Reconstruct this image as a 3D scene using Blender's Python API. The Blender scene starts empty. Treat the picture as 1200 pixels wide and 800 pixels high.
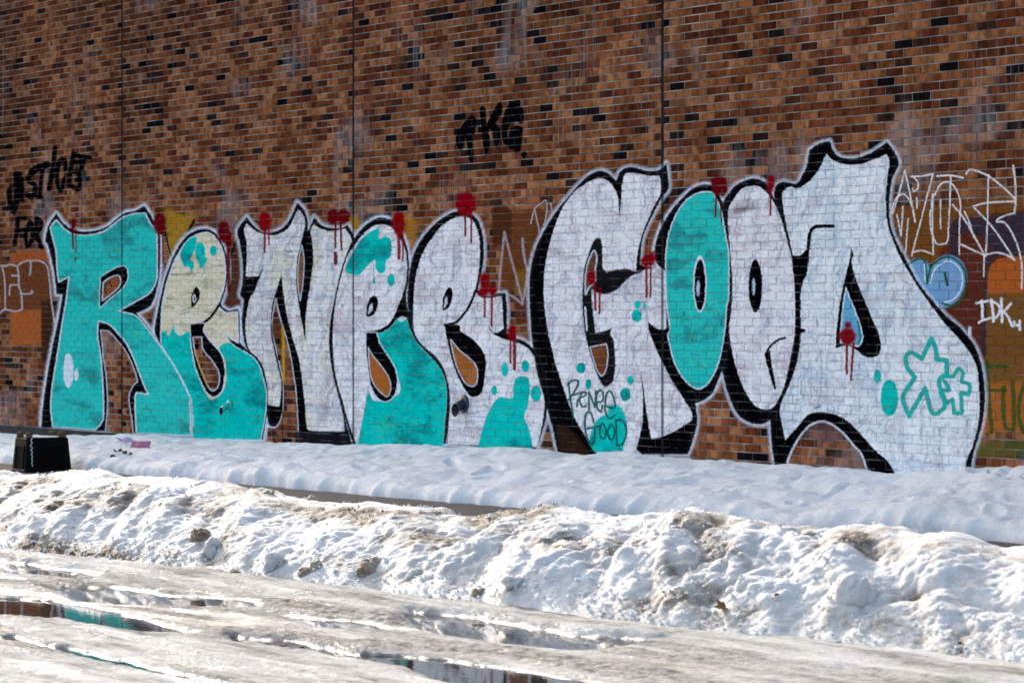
import bpy, math, random
import numpy as np
random.seed(7); np.random.seed(7)
R = math.radians

# ------------------------------------------------------------------ camera / world / sun / exposure
THETA = R(56.3)          # view direction turned away from the wall's normal
FPX = 3510.0             # focal length in photograph pixels (1200 wide)
HOR = 372.0              # horizon row in the photograph
DW = 15.0                # distance camera - wall
EYE = 1.65
CT, ST = math.cos(THETA), math.sin(THETA)
CX = -DW * math.tan(math.atan((776 - 600) / FPX) - THETA)   # puts an expansion joint at x = 0
SUN_EL, SUN_OUT = R(24), R(-13)      # elevation, angle in front of the wall's plane (negative: the sun stands behind the building, to the left)

scene = bpy.context.scene
cd = bpy.data.cameras.new('camera'); cam = bpy.data.objects.new('camera', cd)
scene.collection.objects.link(cam)
cam.location = (CX, -DW, EYE); cam.rotation_euler = (R(90), 0, THETA)
cd.sensor_fit = 'HORIZONTAL'; cd.sensor_width = 36.0; cd.lens = FPX / 1200 * 36
cd.shift_y = (HOR - 400) / 1200.0
cd.clip_start = 0.1; cd.clip_end = 2000
cd.dof.use_dof = True; cd.dof.focus_distance = 23.0; cd.dof.aperture_fstop = 6.3
scene.camera = cam

sdir = (-math.cos(SUN_OUT) * math.cos(SUN_EL), -math.sin(SUN_OUT) * math.cos(SUN_EL), math.sin(SUN_EL))
w = bpy.data.worlds.new('World'); scene.world = w; w.use_nodes = True
wn = w.node_tree.nodes; wl = w.node_tree.links
bg = wn['Background']; sky = wn.new('ShaderNodeTexSky'); sky.sky_type = 'NISHITA'; sky.sun_disc = False; sky.dust_density = 4.0; sky.air_density = 1.0; sky.ozone_density = 0.6
sky.sun_elevation = SUN_EL; sky.sun_rotation = math.atan2(sdir[0], sdir[1])
wl.new(sky.outputs[0], bg.inputs[0]); bg.inputs[1].default_value = 0.15
ld = bpy.data.lights.new('sun', 'SUN'); ld.energy = 2.0; ld.angle = R(0.5); ld.color = (1.0, 0.965, 0.91)
sun = bpy.data.objects.new('sun', ld); scene.collection.objects.link(sun)
from mathutils import Vector, Matrix
sun.rotation_euler = Vector(sdir).to_track_quat('Z', 'Y').to_euler()
scene.view_settings.view_transform = 'Standard'; scene.view_settings.look = 'None'
scene.view_settings.exposure = 1.48; scene.view_settings.gamma = 1.0
scene.view_settings.use_curve_mapping = False
scene.cycles.use_denoising = True
scene.cycles.max_bounces = 6; scene.cycles.diffuse_bounces = 3; scene.cycles.glossy_bounces = 3

C = scene.collection
# ------------------------------------------------------------------ helpers
def wall_at(px, py):
    """photo pixel -> (x, z) on the wall plane y = 0"""
    u = px - 600.0
    s = DW * np.tan(np.arctan(u / FPX) - THETA)
    Z = DW / (CT + u * ST / FPX)
    return s + CX, EYE + (HOR - py) * Z / FPX
def ground_at(px, py, h=0.0):
    """photo pixel -> (x, y) on the level plane z = h"""
    Z = FPX * (EYE - h) / (py - HOR); X = (px - 600.0) * Z / FPX
    return CX - Z * ST + X * CT, -DW + Z * CT + X * ST
def plane_at(px, py, y):
    """photo pixel -> (x, z) on the upright plane at depth y"""
    u = px - 600.0; D = DW + y
    Z = D / (CT + u * ST / FPX)
    return CX - Z * ST + u * Z / FPX * CT, EYE + (HOR - py) * Z / FPX

def _hash(ix, iy, seed):
    ix = ix.astype(np.int64); iy = iy.astype(np.int64)
    h = (ix * 374761393 + iy * 668265263 + seed * 1274126177) & 0xFFFFFFFF
    h = ((h ^ (h >> 13)) * 1274126177) & 0xFFFFFFFF
    h = ((h ^ (h >> 16)) * 2246822519) & 0xFFFFFFFF
    return ((h ^ (h >> 15)) & 0xFFFFFF) / float(0xFFFFFF)
def vnoise(x, y, seed=0):
    ix = np.floor(x); iy = np.floor(y); fx = x - ix; fy = y - iy
    fx = fx * fx * fx * (fx * (fx * 6 - 15) + 10); fy = fy * fy * fy * (fy * (fy * 6 - 15) + 10)
    a = _hash(ix, iy, seed); b = _hash(ix + 1, iy, seed); c = _hash(ix, iy + 1, seed); d = _hash(ix + 1, iy + 1, seed)
    return (a * (1 - fx) + b * fx) * (1 - fy) + (c * (1 - fx) + d * fx) * fy
def fbm(x, y, seed=0, o=4, g=0.5):
    t = 0; a = 1; n = 0
    for i in range(o):
        t = t + a * (vnoise(x, y, seed + i * 17) * 2 - 1); n += a; a *= g; x = x * 2.03 + 3.1; y = y * 2.03 + 1.7
    return t / n
def worley(x, y, seed=0):
    ix = np.floor(x); iy = np.floor(y); f1 = np.full(x.shape, 9.0)
    for dx in (-1, 0, 1):
        for dy in (-1, 0, 1):
            cx = ix + dx; cy = iy + dy
            d = (cx + _hash(cx, cy, seed) - x) ** 2 + (cy + _hash(cx, cy, seed + 91) - y) ** 2
            f1 = np.minimum(f1, d)
    return np.sqrt(f1)
def puff(x, y, seed=0):            # rounded bumps with creases between them
    return 1 - np.minimum(1, worley(x, y, seed)) ** 2
def sstep(a, b, x):
    t = np.clip((x - a) / (b - a), 0, 1); return t * t * (3 - 2 * t)

def mesh_np(name, verts, quads, mat=None, smooth=False):
    verts = np.asarray(verts, dtype=np.float32); quads = np.asarray(quads, dtype=np.int32)
    m = bpy.data.meshes.new(name)
    k = quads.shape[1]; n = len(quads)
    m.vertices.add(len(verts)); m.vertices.foreach_set('co', verts.ravel())
    m.loops.add(n * k); m.loops.foreach_set('vertex_index', quads.ravel())
    m.polygons.add(n); m.polygons.foreach_set('loop_start', np.arange(0, n * k, k, dtype=np.int32))
    m.polygons.foreach_set('use_smooth', np.full(n, smooth, dtype=bool))
    m.update(calc_edges=True); m.validate()
    if mat: m.materials.append(mat)
    return m
def link(name, mesh, parent=None):
    o = bpy.data.objects.new(name, mesh); C.objects.link(o)
    if parent: o.parent = parent
    return o
def grid_quads(nu, nv):
    i = np.arange(nu * nv).reshape(nu, nv)
    return np.stack([i[:-1, :-1], i[1:, :-1], i[1:, 1:], i[:-1, 1:]], -1).reshape(-1, 4)
class MB:
    def __init__(s): s.v = []; s.f = []
    def add(s, v, f):
        n = len(s.v); s.v += [tuple(p) for p in v]; s.f += [tuple(i + n for i in q) for q in f]
    def box(s, a, b):
        x0, y0, z0 = a; x1, y1, z1 = b
        s.add([(x0,y0,z0),(x1,y0,z0),(x1,y1,z0),(x0,y1,z0),(x0,y0,z1),(x1,y0,z1),(x1,y1,z1),(x0,y1,z1)],
              [(0,3,2,1),(4,5,6,7),(0,1,5,4),(1,2,6,5),(2,3,7,6),(3,0,4,7)])
    def lathe(s, prof, n=20, M=None):
        """prof: list of (radius, height) revolved about local z"""
        v = []; f = []
        for r, h in prof:
            for k in range(n):
                a = 2 * math.pi * k / n; v.append((r * math.cos(a), r * math.sin(a), h))
        for i in range(len(prof) - 1):
            for k in range(n):
                f.append((i*n+k, i*n+(k+1)%n, (i+1)*n+(k+1)%n, (i+1)*n+k))
        if M is not None: v = [tuple(M @ Vector(p)) for p in v]
        s.add(v, f)
    def build(s, name, mat, parent=None, smooth=False):
        m = bpy.data.meshes.new(name); m.from_pydata(s.v, [], s.f); m.update()
        for p in m.polygons: p.use_smooth = smooth
        m.materials.append(mat)
        return link(name, m, parent)
def thing(name, label, cat, loc=(0, 0, 0), group=None):
    o = bpy.data.objects.new(name, None); C.objects.link(o); o.location = loc; o.empty_display_size = 0.1
    return tag(o, label, cat, group)
def tag(o, label=None, cat=None, group=None, kind=None):
    if label: o['label'] = label
    if cat: o['category'] = cat
    if group: o['group'] = group
    if kind: o['kind'] = kind
    return o

# ------------------------------------------------------------------ materials
class NT:
    def __init__(s, name):
        s.m = bpy.data.materials.new(name); s.m.use_nodes = True
        s.n = s.m.node_tree.nodes; s.l = s.m.node_tree.links
        s.b = s.n['Principled BSDF']
    def put(s, node, key, val):
        i = node.inputs[key]
        if hasattr(val, 'is_linked') or isinstance(val, bpy.types.NodeSocket): s.l.new(val, i)
        else: i.default_value = val
    def new(s, t, ins=None, **kw):
        nd = s.n.new(t)
        for k, v in kw.items(): setattr(nd, k, v)
        for k, v in (ins or {}).items(): s.put(nd, k, v)
        return nd
    def math(s, op, a, b=0.0, c=None, clamp=False):
        nd = s.n.new('ShaderNodeMath'); nd.operation = op; nd.use_clamp = clamp
        s.put(nd, 0, a); s.put(nd, 1, b)
        if c is not None: s.put(nd, 2, c)
        return nd.outputs[0]
    def mix(s, f, a, b, blend='MIX'):
        nd = s.n.new('ShaderNodeMix'); nd.data_type = 'RGBA'; nd.blend_type = blend
        s.put(nd, 0, f); s.put(nd, 6, a); s.put(nd, 7, b)
        return nd.outputs[2]
    def ramp(s, f, stops, interp='LINEAR'):
        nd = s.n.new('ShaderNodeValToRGB'); cr = nd.color_ramp; cr.interpolation = interp
        while len(cr.elements) < len(stops): cr.elements.new(0.5)
        for e, (p, c) in zip(cr.elements, stops):
            e.position = p; e.color = (c, c, c, 1) if isinstance(c, (int, float)) else (*c, 1)
        s.put(nd, 0, f); return nd.outputs[0]
    def pos(s): return s.n.new('ShaderNodeNewGeometry').outputs['Position']
    def scaled(s, p, v):
        nd = s.n.new('ShaderNodeVectorMath'); nd.operation = 'MULTIPLY'; s.put(nd, 0, p); nd.inputs[1].default_value = v
        return nd.outputs[0]
    def noise(s, p, scale, detail=3.0, rough=0.55, stretch=None, dist=0.0):
        if stretch: p = s.scaled(p, stretch)
        nd = s.new('ShaderNodeTexNoise', {'Vector': p, 'Scale': scale, 'Detail': detail, 'Roughness': rough, 'Distortion': dist})
        return nd.outputs[0]
    def bump(s, h, strength=0.3, dist=0.01, normal=None):
        nd = s.new('ShaderNodeBump', {'Height': h, 'Strength': strength, 'Distance': dist})
        if normal is not None: s.put(nd, 'Normal', normal)
        return nd.outputs[0]
    def done(s, col, rough=0.8, normal=None, spec=None, metal=None):
        s.put(s.b, 'Base Color', col); s.put(s.b, 'Roughness', rough)
        if normal is not None: s.put(s.b, 'Normal', normal)
        if spec is not None: s.put(s.b, 'Specular IOR Level', spec)
        if metal is not None: s.put(s.b, 'Metallic', metal)
        return s.m
def plain(name, col, rough=0.7, var=0.25, scale=30.0, bump=0.2, metal=0.0, spec=0.5):
    t = NT(name); p = t.pos(); n = t.noise(p, scale)
    c = t.mix(n, (*[v * (1 - var) for v in col], 1), (*[min(1, v * (1 + var)) for v in col], 1))
    return t.done(c, rough, t.bump(t.noise(p, scale * 4), bump, 0.004), spec, metal)

# ------------------------------------------------------------------ the painted lettering (drawn by code into a paint layer)
SS = 3                                   # samples per photo pixel
PY0, PY1 = 100, 566
PW, PH = 1200 * SS, (PY1 - PY0) * SS
canvas = np.zeros((PH, PW, 4), dtype=np.float32)     # linear rgb (not premultiplied) + coverage
def lin(c):
    c = np.array(c, dtype=np.float64) / 255.0
    return np.where(c <= 0.04045, c / 12.92, ((c + 0.055) / 1.055) ** 2.4)
def parse(s):
    if not isinstance(s, str): return [(x, y, False) for x, y in s]
    out = []
    for tkn in s.split():
        c = tkn.endswith('!'); x, y = tkn.rstrip('!').split(','); out.append((float(x), float(y), c))
    return out
def spline(s, closed=True, n=7):
    P = parse(s); N = len(P); pts = []
    rng = range(N) if closed else range(N - 1)
    for i in rng:
        p1 = P[i]; p2 = P[(i + 1) % N]
        p0 = P[i - 1] if (closed or i > 0) else p1
        p3 = P[(i + 2) % N] if (closed or i + 2 < N) else p2
        if p1[2]: p0 = p1
        if p2[2]: p3 = p2
        for k in range(n):
            t = k / n
            q = []
            for d in (0, 1):
                a, b, c, e = p0[d], p1[d], p2[d], p3[d]
                q.append(0.5 * (2*b + (c - a)*t + (2*a - 5*b + 4*c - e)*t*t + (3*b - a - 3*c + e)*t**3))
            pts.append(q)
    if not closed: pts.append(P[-1][:2])
    return np.array(pts)
def _win(x0, y0, x1, y1):
    i0 = max(0, int((x0) * SS)); i1 = min(PW, int(x1 * SS) + 2)
    j0 = max(0, int((y0 - PY0) * SS)); j1 = min(PH, int((y1 - PY0) * SS) + 2)
    return i0, i1, j0, j1
def dist_field(pts, closed, pad):
    x0, y0 = pts.min(0) - pad; x1, y1 = pts.max(0) + pad
    i0, i1, j0, j1 = _win(x0, y0, x1, y1)
    if i1 <= i0 or j1 <= j0: return None
    gx = (np.arange(i0, i1) + 0.5) / SS; gy = (np.arange(j0, j1) + 0.5) / SS + PY0
    D = np.full((j1 - j0, i1 - i0), pad + 1.0, dtype=np.float32)
    n = len(pts)
    for k in range(n if closed else n - 1):
        a = pts[k]; b = pts[(k + 1) % n]
        ia, ib, ja, jb = _win(min(a[0], b[0]) - pad, min(a[1], b[1]) - pad, max(a[0], b[0]) + pad, max(a[1], b[1]) + pad)
        ia = max(ia, i0); ib = min(ib, i1); ja = max(ja, j0); jb = min(jb, j1)
        if ib <= ia or jb <= ja: continue
        X = gx[ia - i0:ib - i0][None, :]; Y = gy[ja - j0:jb - j0][:, None]
        d = b - a; L = d @ d + 1e-9
        t = np.clip(((X - a[0]) * d[0] + (Y - a[1]) * d[1]) / L, 0, 1)
        e = np.sqrt((X - a[0] - t * d[0]) ** 2 + (Y - a[1] - t * d[1]) ** 2)
        sl = (slice(ja - j0, jb - j0), slice(ia - i0, ib - i0))
        D[sl] = np.minimum(D[sl], e)
    return D, (i0, i1, j0, j1), gx, gy
def inside(pts, gx, gy):
    M = np.zeros((len(gy), len(gx)), dtype=bool); n = len(pts)
    for k in range(n):
        a = pts[k]; b = pts[(k + 1) % n]
        if a[1] == b[1]: continue
        lo, hi = (a, b) if a[1] < b[1] else (b, a)
        j0 = np.searchsorted(gy, lo[1], 'left'); j1 = np.searchsorted(gy, hi[1], 'left')
        if j1 <= j0: continue
        xs = lo[0] + (gy[j0:j1] - lo[1]) * (hi[0] - lo[0]) / (hi[1] - lo[1])
        M[j0:j1] ^= gx[None, :] > xs[:, None]
    return M
def edge(d, soft): return np.clip(0.5 - d / soft, 0, 1)
WIG = 0.35
def apply(mask, win, col, a=1.0, clip=None, erase=False):
    i0, i1, j0, j1 = win
    m = mask * a
    if clip is not None: m = m * clip[j0:j1, i0:i1]
    V = canvas[j0:j1, i0:i1]
    if erase: V[..., 3] *= (1 - m); return
    na = m + V[..., 3] * (1 - m)
    f = np.where(na > 1e-5, m / np.maximum(na, 1e-5), 0)[..., None]
    c = lin(col) if not isinstance(col, np.ndarray) else col
    if isinstance(col, np.ndarray) and col.ndim == 3: c = col[j0:j1, i0:i1]
    V[..., :3] = V[..., :3] * (1 - f) + c * f
    V[..., 3] = na
def fill(s, col, a=1.0, soft=1.0, grow=0.0, clip=None, erase=False, wig=WIG):
    pts = spline(s); r = dist_field(pts, True, max(4.0, soft + abs(grow) + 2))
    if r is None: return
    D, win, gx, gy = r
    S = np.where(inside(pts, gx, gy), -D, D) - grow
    if wig: S = S + (vnoise(gx[None, :] * 0.35 + 0 * gy[:, None], gy[:, None] * 0.5 + 0 * gx[None, :], 5) - 0.5) * 2 * wig
    apply(edge(S, soft), win, col, a, clip, erase)
def stroke(s, wd, col, a=1.0, soft=0.9, closed=False, clip=None, erase=False):
    pts = spline(s, closed); r = dist_field(pts, closed, wd / 2 + soft + 1)
    if r is None: return
    D, win, gx, gy = r
    rag = (vnoise(gx[None, :] * 0.9 + 0 * gy[:, None], gy[:, None] * 0.9 + 0 * gx[None, :], 9) - 0.5) * min(0.8, wd * 0.25)
    apply(edge(D - wd / 2 + rag, soft), win, col, a, clip, erase)
def ell(cx, cy, rx, ry, col, a=1.0, soft=1.0, clip=None, erase=False):
    k = 16; fill([(cx + rx * math.cos(t * 2 * math.pi / k), cy + ry * math.sin(t * 2 * math.pi / k)) for t in range(k)], col, a, soft, 0, clip, erase)
def clipmask(s):
    M = np.zeros((PH, PW), dtype=np.float32); pts = spline(s)
    D, win, gx, gy = dist_field(pts, True, 4.0)
    M[win[2]:win[3], win[0]:win[1]] = edge(np.where(inside(pts, gx, gy), -D, D), 1.0); return M
def off(s, ox, oy, k=1.0):
    """strokes noted in an enlarged view: x/k + ox"""
    out = []
    for tkn in s.split():
        c = '!' if tkn.endswith('!') else ''; x, y = tkn.rstrip('!').split(',')
        out.append(f'{float(x)/k+ox},{float(y)/k+oy}{c}')
    return ' '.join(out)

BLACK = (7, 7, 11); TQ = (0, 198, 188); WH = (240, 238, 240); HALO = (222, 229, 244); CREAM = (226, 216, 186)
RED = (136, 5, 18); DRED = (104, 5, 14); TEAL = (10, 92, 88)
GY, GX = np.meshgrid(np.arange(PH // SS) + .5 + PY0, np.arange(PW // SS) + .5, indexing='ij')
WPX = GX + 9 * fbm(GX / 15, GY / 15, 501, 3) + .12 * GY; WPY = GY + 5 * fbm(GX / 15, GY / 15, 503, 3) - .06 * GX
def fieldcol(base, tints):
    c = np.broadcast_to(lin(base), (PH // SS, PW // SS, 3)).copy()
    for (col, sx, sy, seed, lo, hi, amt) in tints:
        m = sstep(lo, hi, fbm(WPX / sx, WPY / sy, seed, 5, .6) * 0.5 + 0.5) * amt
        c = c * (1 - m[..., None]) + lin(col) * m[..., None]
    return np.repeat(np.repeat(c.astype(np.float32), SS, 0), SS, 1)
WFILL = fieldcol(WH, [((150, 156, 178), 2.0, 46, 13, .50, .72, .65), ((200, 182, 190), 34, 11, 11, .46, .76, .6), ((184, 192, 210), 26, 9, 23, .54, .80, .4), ((252, 252, 254), 7, 22, 31, .5, .7, .7), ((150, 150, 168), 22, 2.2, 37, .60, .78, .55), ((206, 150, 140), 22, 5, 61, .68, .84, .45)])
NFILL = fieldcol((234, 232, 230), [((150, 152, 170), 2.0, 50, 43, .50, .72, .65), ((230, 222, 190), 16, 60, 41, .45, .70, .6), ((190, 178, 186), 26, 8, 47, .5, .72, .6), ((170, 186, 210), 22, 9, 53, .54, .76, .5), ((140, 136, 150), 20, 2.2, 57, .58, .76, .6), ((250, 250, 252), 6, 30, 59, .52, .7, .6)])
DFILL = fieldcol((238, 242, 244), [((150, 166, 184), 1.9, 40, 75, .50, .72, .65), ((190, 212, 226), 16, 24, 71, .48, .74, .55), ((206, 190, 198), 34, 10, 73, .54, .78, .5), ((252, 253, 254), 6, 22, 79, .5, .68, .7), ((150, 160, 182), 22, 2.2, 83, .60, .78, .55)])
TFILL = fieldcol(TQ, [((6, 124, 126), 30, 18, 101, .46, .74, .75), ((30, 208, 194), 14, 8, 103, .5, .75, .5), ((50, 100, 98), 16, 4, 107, .66, .82, .5), ((90, 180, 120), 12, 5, 109, .68, .82, .5)])
CFILL = fieldcol(CREAM, [((200, 188, 150), 20, 5, 121, .48, .7, .7), ((150, 140, 120), 24, 3, 127, .58, .74, .7), ((238, 232, 214), 9, 12, 131, .5, .7, .6)])

# --- old patches under the letters
fill("0,303! 12,306! 12,298! 58,296! 60,345! 58,366! 0,368!", (112, 62, 34), .92, 2.0)
fill("12,296! 56,292! 58,309! 50,306 36,307 12,309!", (168, 88, 42), .85, 2.0)
fill("12,364! 50,362! 49,403! 13,405!", (172, 92, 42), .88, 2.0)
fill("48,352! 60,350! 62,400! 57,424! 48,422!", (66, 38, 24), .9, 2.5)
for s, wd in (("0,155 30,158 60,150 100,160! 110,220 110,270 125,330 130,410! 90,425 30,412 0,435", 2), ("10,160 25,230 30,330 30,412", 1.7), ("105,215 70,215", 1.8), ("108,268 62,268! 56,290 55,330", 1.8), ("120,320 160,322 190,315 185,302", 1.8), ("105,155 140,132 178,126! 180,170 175,212", 1.8), ("178,128 230,128 275,160 290,250 300,360 320,490", 1.9)):
    stroke(off(s, 0, 280, 5), wd, (190, 184, 188), .85)
fill("194,246 212,250 226,252 222,270 212,288 201,300 196,280", (176, 132, 30), .72, 9, wig=3)
fill("408,256 420,256 422,274 412,276", (180, 132, 24), .7, 5, wig=1.5)
fill("462,256 480,252 488,262 484,280 474,288", (190, 130, 30), .5, 6, wig=1.5)
fill("184,310 197,312 194,345 182,352", (98, 40, 30), .7, 4)
fill("266,296 284,290 285,360 262,362", (86, 46, 30), .85, 4)
stroke("193,270 197,288 202,304", 2, BLACK); stroke("227,259 220,272 208,290", 3, BLACK); stroke("278,280 270,300 262,312", 2, BLACK)
fill("576,244! 588,242 600,246! 600,286! 577,287!", (80, 42, 22), .9, 2.0)
fill("600,248! 634,244 640,262 630,300 622,330 600,328!", (106, 58, 28), .85, 4)
fill("586,286! 604,286! 606,340! 588,344!", (110, 60, 30), .8, 4)
fill("604,318! 620,314! 620,345! 602,346!", (130, 92, 30), .8, 3)
fill("603,352! 620,350! 620,378! 604,380!", (92, 44, 30), .85, 2)
# right side patches
fill("1042,242! 1116,240! 1116,262! 1114,310! 1062,306!", (120, 72, 28), .92, 2.5)
fill("1114,238! 1200,232! 1200,262! 1114,262!", (120, 72, 28), .8, 3)
fill("1100,300! 1118,258 1128,254! 1200,246! 1200,420! 1150,420! 1130,395! 1100,360!", (96, 44, 30), .95, 2)
fill("1113,310! 1114,266 1120,258! 1160,254 1200,248! 1200,304! 1170,300 1160,310 1156,330 1155,418! 1149,416! 1152,340 1154,312 1160,296 1150,278 1124,274 1121,300 1120,312!", (52, 48, 60), .88, 2.6)
fill("1157,345! 1158,318 1166,306 1178,302 1200,300! 1200,346!", (184, 94, 38), .92, 2.2)
fill("1156,344! 1200,342! 1200,452! 1154,454!", (124, 82, 38), .9, 2)
fill("1150,448! 1200,446! 1200,506! 1148,506!", (180, 100, 40), .8, 3)
fill("1140,518! 1200,516! 1200,534! 1136,536!", (92, 96, 40), .6, 5)
fill("1064,310 1078,303 1086,308 1090,316! 1098,304 1112,299 1126,306 1132,322 1128,342 1116,356 1104,360 1080,345", (118, 166, 206), .95, 3)
ell(1116, 330, 9, 14, (140, 160, 205), .5, 6)
stroke("1086,332 1090,315 1098,306 1110,301 1122,306 1130,318 1131,335 1126,350 1115,358 1104,355", 2.3, (24, 92, 60))
stroke("1064,309 1072,305 1079,303 1084,309 1086,331", 2.3, (24, 92, 60))
stroke("1090,332 1094,318 1100,311 1111,306 1121,311 1127,322 1126,338 1118,350 1106,354", 1.6, (225, 232, 245))
stroke("1083,310 1084,330", 1.5, (220, 230, 240)); stroke("1107,320 1110,334", 3.2, (20, 84, 54))
for s, wd in (("430,350! 470,220 500,100! 530,230 560,400", 1.8), ("420,345 450,262 500,240 540,300 560,400", 1.7), ("545,132 575,165 575,205 550,222 545,205", 1.7), ("535,135 600,132 665,120! 610,330 540,600", 1.7),
              ("545,580 600,568 668,592! 662,430 665,240", 1.7), ("665,240 648,400 680,520 720,530 750,510 758,400 770,130", 1.8), ("675,245 710,180 760,168 800,210 825,290 820,440 820,590", 1.7), ("690,132 770,128 840,142", 2.2),
              ("710,270 708,350 710,440", 1.6), ("455,360 470,440 478,482! 490,310", 1.7), ("520,380 512,480 505,580", 1.5), ("570,260 572,320", 1.6), ("780,300 860,400 970,600", 2.0), ("850,340 880,410 905,490", 1.8), ("990,125 985,350 975,600", 1.8),
              ("825,530 890,560 965,595! 1040,580 1110,600 1145,625! 1020,440 900,310! 985,288 1150,280! 1148,180 1135,70", 2.0), ("860,120 880,95 930,105 990,130! 1080,200 1150,270", 2.0), ("1150,285 1142,350! 1090,362 1045,385 1040,400! 1090,410 1150,510 1185,640 1185,790", 2.0), ("965,600 962,720", 1.6)):
    stroke(off(s, 960, 180, 5), wd, (232, 226, 224), .95)
for s, wd in (("950,112 955,170 955,220", 3.2), ("920,126 985,114", 2.8), ("935,240 960,225 1000,213", 2.8), ("1005,105 1015,170 1020,232", 3.2), ("1000,108 1050,140 1052,185 1018,225", 2.8), ("1065,100 1070,235", 3.2), ("1122,130 1080,175! 1110,215 1130,262", 3.0), ("1142,235 1146,255", 3), ("1174,230 1175,280", 3), ("1160,252 1164,262", 3)):
    stroke(off(s, 960, 330, 5), wd, (238, 236, 238))
stroke("1136,384 1136,392", 4, (225, 225, 230), .9, 2)
for s, wd in (("980,70 985,180 1010,480", 5), ("970,95 1100,95", 4), ("1000,235 1090,235", 3.5), ("1078,220 1076,330 1090,450 1130,470", 5), ("1130,190 1138,330 1138,460", 5), ("1205,190 1172,290 1170,400 1195,480", 5)):
    stroke(off(s, 960, 410, 5), wd, (40, 82, 30), .82, 1.4)
stroke("622,262 626,246 634,238 640,236 640,252 634,276 630,262 626,244", 1.6, (190, 180, 182), .8); stroke("645,238 648,252 652,262", 1.6, (190, 180, 182), .7)
stroke("584,342 588,300 591,272! 598,300 606,330 612,354! 616,335 618,315", 2.4, (186, 172, 178), .7, 1.6); stroke("612,280 614,300 618,316", 3, (186, 172, 178), .7, 1.6); stroke("592,344 602,348 612,357", 2.4, (186, 172, 178), .7, 1.6)
# --- black tags on the upper wall
for s, wd in (("88,500 92,600 120,700 150,640 155,500 150,350", 5), ("180,350 182,470 185,590", 4.5), ("212,400 210,600", 3), ("335,310 262,400 330,470 295,570 250,540", 4.5), ("400,270 388,400 375,540", 4), ("300,330 370,285 440,265", 6.5), ("350,570 385,568", 4), ("515,110 500,250 480,380 458,495", 4.2), ("612,310 605,225 560,230 535,330 540,450 572,512 600,400", 3.8), ("690,165 665,300 645,450", 4.4), ("690,170 775,195! 765,300", 4.6), ("660,330 740,330! 738,490 645,450", 4.2), ("700,240 760,240", 4), ("790,195 840,195", 3.6)):
    stroke(off(s, 0, 160, 8), wd * 1.35, BLACK, .98, 1.6)
for s, wd in (("105,480 98,550 86,632", 4.4), ("100,482 145,475", 4), ("95,560 135,545", 3.6), ("175,500 152,560 160,640 188,600 185,510", 4.2), ("215,480 208,600", 4), ("215,482 240,500 235,545 205,560! 225,600 242,650", 4.2)):
    stroke(off(s, 0, 160, 5), wd * 1.25, BLACK, .97, 1.8)
for s in ("275,500 330,380 420,290 455,330 450,430 420,470! 430,600 435,700 415,725 390,650 370,470! 330,590 300,600", "500,220 545,215 560,400 590,500 580,600 555,640 530,560 510,350", "560,390 640,220 690,160 705,250 640,350! 690,450 660,570 640,540 610,430",
          "890,360 905,260 870,190 800,170 740,230 705,380 720,530 790,600 825,590! 825,635! 875,625! 895,450 890,392 820,388 778,430 778,500! 752,470 765,380 835,340"):
    fill(off(s, 500, 100, 8), BLACK, .98, 1.4, .5)
ell(613.6, 181.5, 3, 4.6, BLACK); stroke("569,178 569.3,184", .9, BLACK); stroke("581.5,170 581.6,175", .9, BLACK)

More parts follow.
